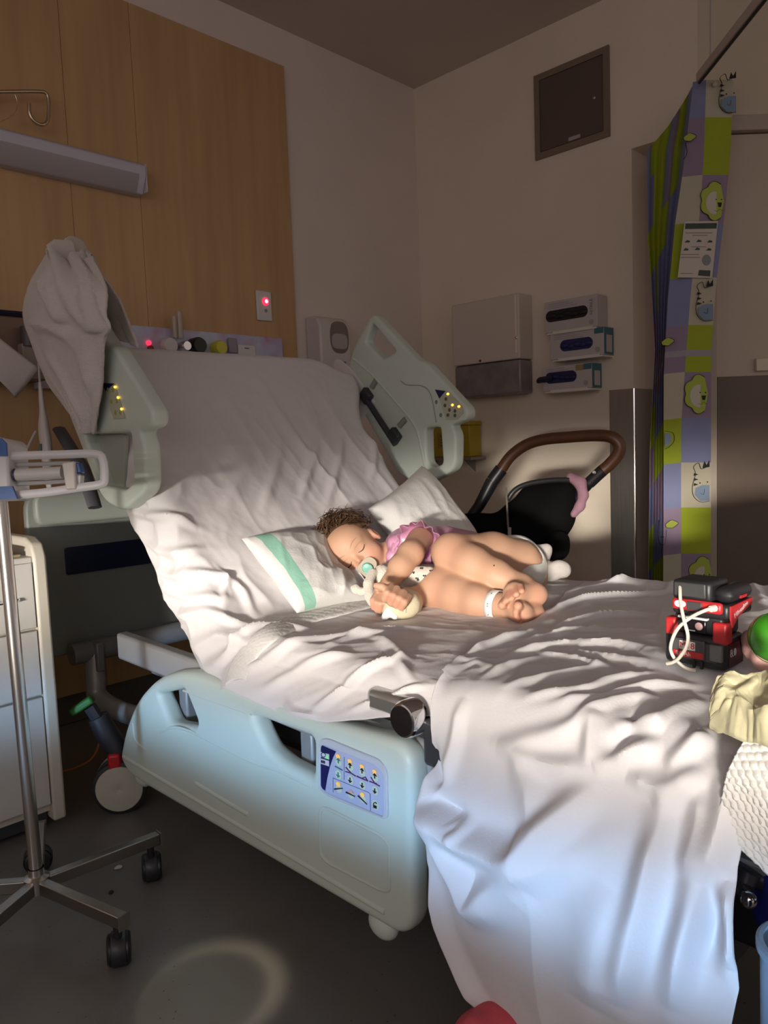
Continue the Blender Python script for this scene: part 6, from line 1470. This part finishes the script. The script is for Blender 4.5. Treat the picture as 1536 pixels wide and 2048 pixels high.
def curtain():
    PD = 2.93
    kL = ([170, 250, 300, 480, 560, 700, 900, 1420], [1318, 1310, 1294, 1296, 1302, 1310, 1300, 1294])
    kM = ([170, 350, 450, 600, 750, 1420], [1386, 1365, 1350, 1336, 1328, 1326])
    kS = ([170, 300, 400, 600, 850, 1420], [1412, 1408, 1402, 1380, 1362, 1362])
    kR = ([170, 300, 420, 560, 700, 1420], [1466, 1461, 1450, 1433, 1422, 1421])
    nple = 10
    pts = []
    for k in range(nple+1):
        t = k/nple; pts.append((kL, kM, t*.99, 3.02-.06*t+(.010 if k % 2 else -.010), k))
    pts += [(kM, kM, 0, PD, nple+1), (kS, kS, 0, PD-.012, nple+2), (kS, kR, .5, PD-.004, nple+3), (kR, kR, 0, PD+.006, nple+4)]
    rowsR = [160, 235, 350, 445, 555, 650, 700, 712, 744, 836, 925, 1015, 1107, 1200, 1300, 1420]
    ztop = lambda px, dep: at(px, 170, 2, ZT)
    def pt(a, b, t, dep, py):
        px = np.interp(py, *a)*(1-t)+np.interp(py, *b)*t; return atd(px, py, dep)
    V = []; F = []; MI = []
    ROW = []
    for r in range(len(rowsR)-1):
        n = max(2, int((rowsR[r+1]-rowsR[r])/12)); ROW += [(rowsR[r]+(rowsR[r+1]-rowsR[r])*i/n, r) for i in range(n)]
    ROW.append((rowsR[-1], len(rowsR)-2))
    colR = [3, 0, 2, 1, 3, 0, 4, 0, 2, 1, 3, 0, 2, 1, 3, 0]      # 0 green 1 blue 2 lilac 3 cream 4 mesh
    colL = [1, 2, 3, 0, 1, 2, 4, 2, 3, 0, 1, 2, 3, 0, 1, 2]
    n_p = len(pts); grid = {}
    top_adj = lambda k: 0 if k >= nple+1 else 1
    for j, (py, r) in enumerate(ROW):
        for k, (a_, b_, t_, dep, cid) in enumerate(pts):
            # the gathered part is hung on the track at one height; the further pleats start lower in the picture
            if k <= nple: y0 = 172+(300-172)*(1-k/nple)**.9; yy = y0+(1420-y0)*(py-160)/(1420-160)
            else: yy = py+ (4 if k == nple+1 else 0)
            p_ = pt(a_, b_, t_, dep, yy); grid[j, k] = len(V); V.append(p_)
    for j in range(len(ROW)-1):
        r = ROW[j][1]
        for k in range(n_p-1):
            if k >= nple+2: c = colR[r]
            elif k == nple+1: c = colL[r]
            else:
                seq = [1, 0, 0, 0, 0, 1, 2, 0, 0, 1][k % 10]
                rr_ = r+(0 if k > 2 else 1)
                c = [seq, seq, 0 if k in (2, 3, 4, 5, 6) else 1, 1 if k > 3 else 0, 1, 2, 4, 2, 1, 0, 2, 1, 0, 1, 0, 2][min(rr_, 15)]
            F.append((grid[j, k], grid[j, k+1], grid[j+1, k+1], grid[j+1, k])); MI.append(c)
    cols = [(0.30, 0.36, 0.012), (0.20, 0.215, 0.36), (0.26, 0.19, 0.27), (0.46, 0.42, 0.31), (0.30, 0.28, 0.30)]
    ms = [mat('curtain_'+n, c, .8, var=.06, vscale=10, bump=.2, bscale=200) for n, c in zip(('green', 'blue', 'lilac', 'cream', 'mesh'), cols)]
    ct = thing('curtain', 'animal print patchwork curtain in lime, lilac and blue by the door', 'curtain', atd(1360, 1420, 3.0)*np.array([1, 1, 0])+np.array([0, 0, .05]))
    cl_ = pydata('curtain_cloth', V, F, ms, ct, mi=MI, solid=.0015, smooth=False)
    # printed animals on the flat leading panel
    pn0, pn1, pn2 = atd(1409, 300, PD-.012), atd(1466, 300, PD+.000), atd(1361, 900, PD-.012)
    nr_ = np.cross(pn1-pn0, pn2-pn0); nr_ /= np.linalg.norm(nr_)
    if nr_ @ CB < 0: nr_ = -nr_
    def C_(x, y, off=.004): return atp(x, y, pn0+nr_*off, nr_)
    ink = mat('curtain_ink', (.012, .012, .014), .8); lime = mat('curtain_lime_print', (.36, .42, .06), .8); crm = mat('curtain_white_print', (.52, .48, .40), .8); blu = mat('curtain_blue_print', (.18, .24, .33), .8)
    def fill(poly, m, nm, off=.0035): MB().prism([C_(x, y, off) for x, y in poly], nr_*.0004).build(nm, m, cl_)
    def line(poly, nm='print_outline', r=.0022, off=.0042): MB().tube(smooth_path([C_(x, y, off) for x, y in poly], 4), r, 5, flat=.4).build(nm, ink, cl_)
    def dots(ps, r=.004):
        for x, y in ps: MB().ell(C_(x, y, .004), (r, r, .0008), (CR, CU, CB), 8, 5).build('print_eye', ink, cl_)
    def lion(cx, cy, s=1.0):
        n = 7; pl = [(cx+s*(30+5*abs(math.cos(n*t/2)))*math.cos(t), cy+s*(34+6*abs(math.cos(n*t/2)))*math.sin(t)) for t in np.linspace(PI*.42, PI*1.58, 26)]
        pl = [(min(x, cx+14), y) for x, y in pl]
        fill(pl+[(cx+14, cy)], lime, 'print_mane'); line(pl)
        fill([(cx-16+s*20*math.cos(t)*.9+12, cy+4+s*23*math.sin(t)) for t in np.linspace(PI*.45, PI*1.55, 14)], crm, 'print_face', .0039)
        dots([(cx-2, cy-3), (cx+9, cy-3)], .003); fill([(cx+1, cy+3), (cx+10, cy+3), (cx+8, cy+12), (cx+3, cy+12)], ink, 'print_nose', .0042); line([(cx-6, cy+18), (cx, cy+21), (cx+5, cy+16), (cx+11, cy+20)], 'print_mouth', .0012)
    def zebra(cx, cy):
        pl = [(cx+14, cy-38), (cx-2, cy-30), (cx-8, cy-42), (cx-18, cy-34), (cx-14, cy-20), (cx-20, cy+4), (cx-18, cy+24), (cx-4, cy+36), (cx+14, cy+34)]
        fill([(cx+14, cy+2), (cx+14, cy+33), (cx-4, cy+34), (cx-16, cy+22), (cx-14, cy+8), (cx, cy+2)], blu, 'print_muzzle'); line(pl)
        dots([(cx-5, cy-2), (cx+10, cy-4)], .003); line([(cx-4, cy+18), (cx+2, cy+21), (cx+4, cy+10)], 'print_mouth', .0014)
        for yy in (-22, -12, -2): fill([(cx-17, cy+yy), (cx-8, cy+yy+3), (cx-18, cy+yy+6)], ink, 'print_stripe')
        fill([(cx+0, cy-32), (cx+4, cy-46), (cx+8, cy-38), (cx+14, cy-48), (cx+14, cy-34)], ink, 'print_tuft')
    def leaf(cx, cy):
        pl = [(cx-12, cy), (cx, cy-9), (cx+14, cy-3), (cx+2, cy+7), (cx-10, cy+6)]
        fill(pl, lime, 'print_leaf'); line(pl+[pl[0]], 'print_outline', .0016)
    zebra(1458, 190); lion(1434, 402); zebra(1412, 606); lion(1402, 788); zebra(1405, 968); lion(1410, 1152)
    leaf(1379, 275); line([(1371, 285), (1374, 305), (1368, 318)], 'print_outline', .0016); leaf(1335, 684); leaf(1343, 1049)
    line([(1330, 862), (1346, 866), (1348, 882), (1338, 894), (1330, 898)], 'print_outline', .002); fill([(1330, 866), (1342, 869), (1342, 885), (1330, 894)], blu, 'print_koala')
    line([(1318, 1040), (1316, 1070), (1320, 1088), (1330, 1086), (1333, 1060)], 'print_outline', .0018); dots([(1322, 1074), (1327, 1074)], .0025)
    MB().ell(atd(1429, 168, PD-.02), (.009, .011, .006), (CR, CU, CB), 14, 8).build('glider', mat('glider_white', (.5, .45, .4), .4), ct)
    # notice pinned to the curtain
    no = thing('notice', 'white printed notice pinned to the animal print curtain', 'notice', C_(1395, 556, .008))
    nt4 = [(1369, 443), (1436, 442), (1424, 556), (1355, 555)]
    MB().prism([C_(x, y, .006) for x, y in nt4], nr_*.0008).build('sheet', mat('notice_paper', (.52, .46, .40), .6), no)
    def nf(poly, m, nm, off=.0072): MB().prism([C_(x, y, off) for x, y in poly], nr_*.0003).build(nm, m, no)
    gry = mat('notice_grey', (.22, .20, .18), .7); drk = mat('notice_dark', (.035, .05, .045), .6)
    nf([(1371, 447), (1434, 446), (1433, 457), (1370, 458)], drk, 'header_bar'); nf([(1398, 540), (1421, 541), (1420, 553), (1396, 551)], drk, 'footer_logo')
    for y, x0, x1 in ((465, 1371, 1425), (470, 1385, 1415), (493, 1383, 1412), (508, 1362, 1398), (514, 1362, 1400), (546, 1362, 1385)): nf([(x0, y), (x1, y), (x1, y+1.4), (x0, y+1.4)], gry, 'text_line')
    for x, y in ((1374, 483), (1397, 482), (1419, 483), (1371, 499), (1394, 498), (1417, 499)): nf([(x-5, y+2), (x, y-3), (x+6, y-1), (x+5, y+2)], drk, 'picture')
    nf([(1413+9*math.cos(t), 520+11*math.sin(t)) for t in np.linspace(0, 2*PI, 18)[:-1]], mat('notice_photo', (.20, .22, .21), .6), 'photo_disc')
curtain()
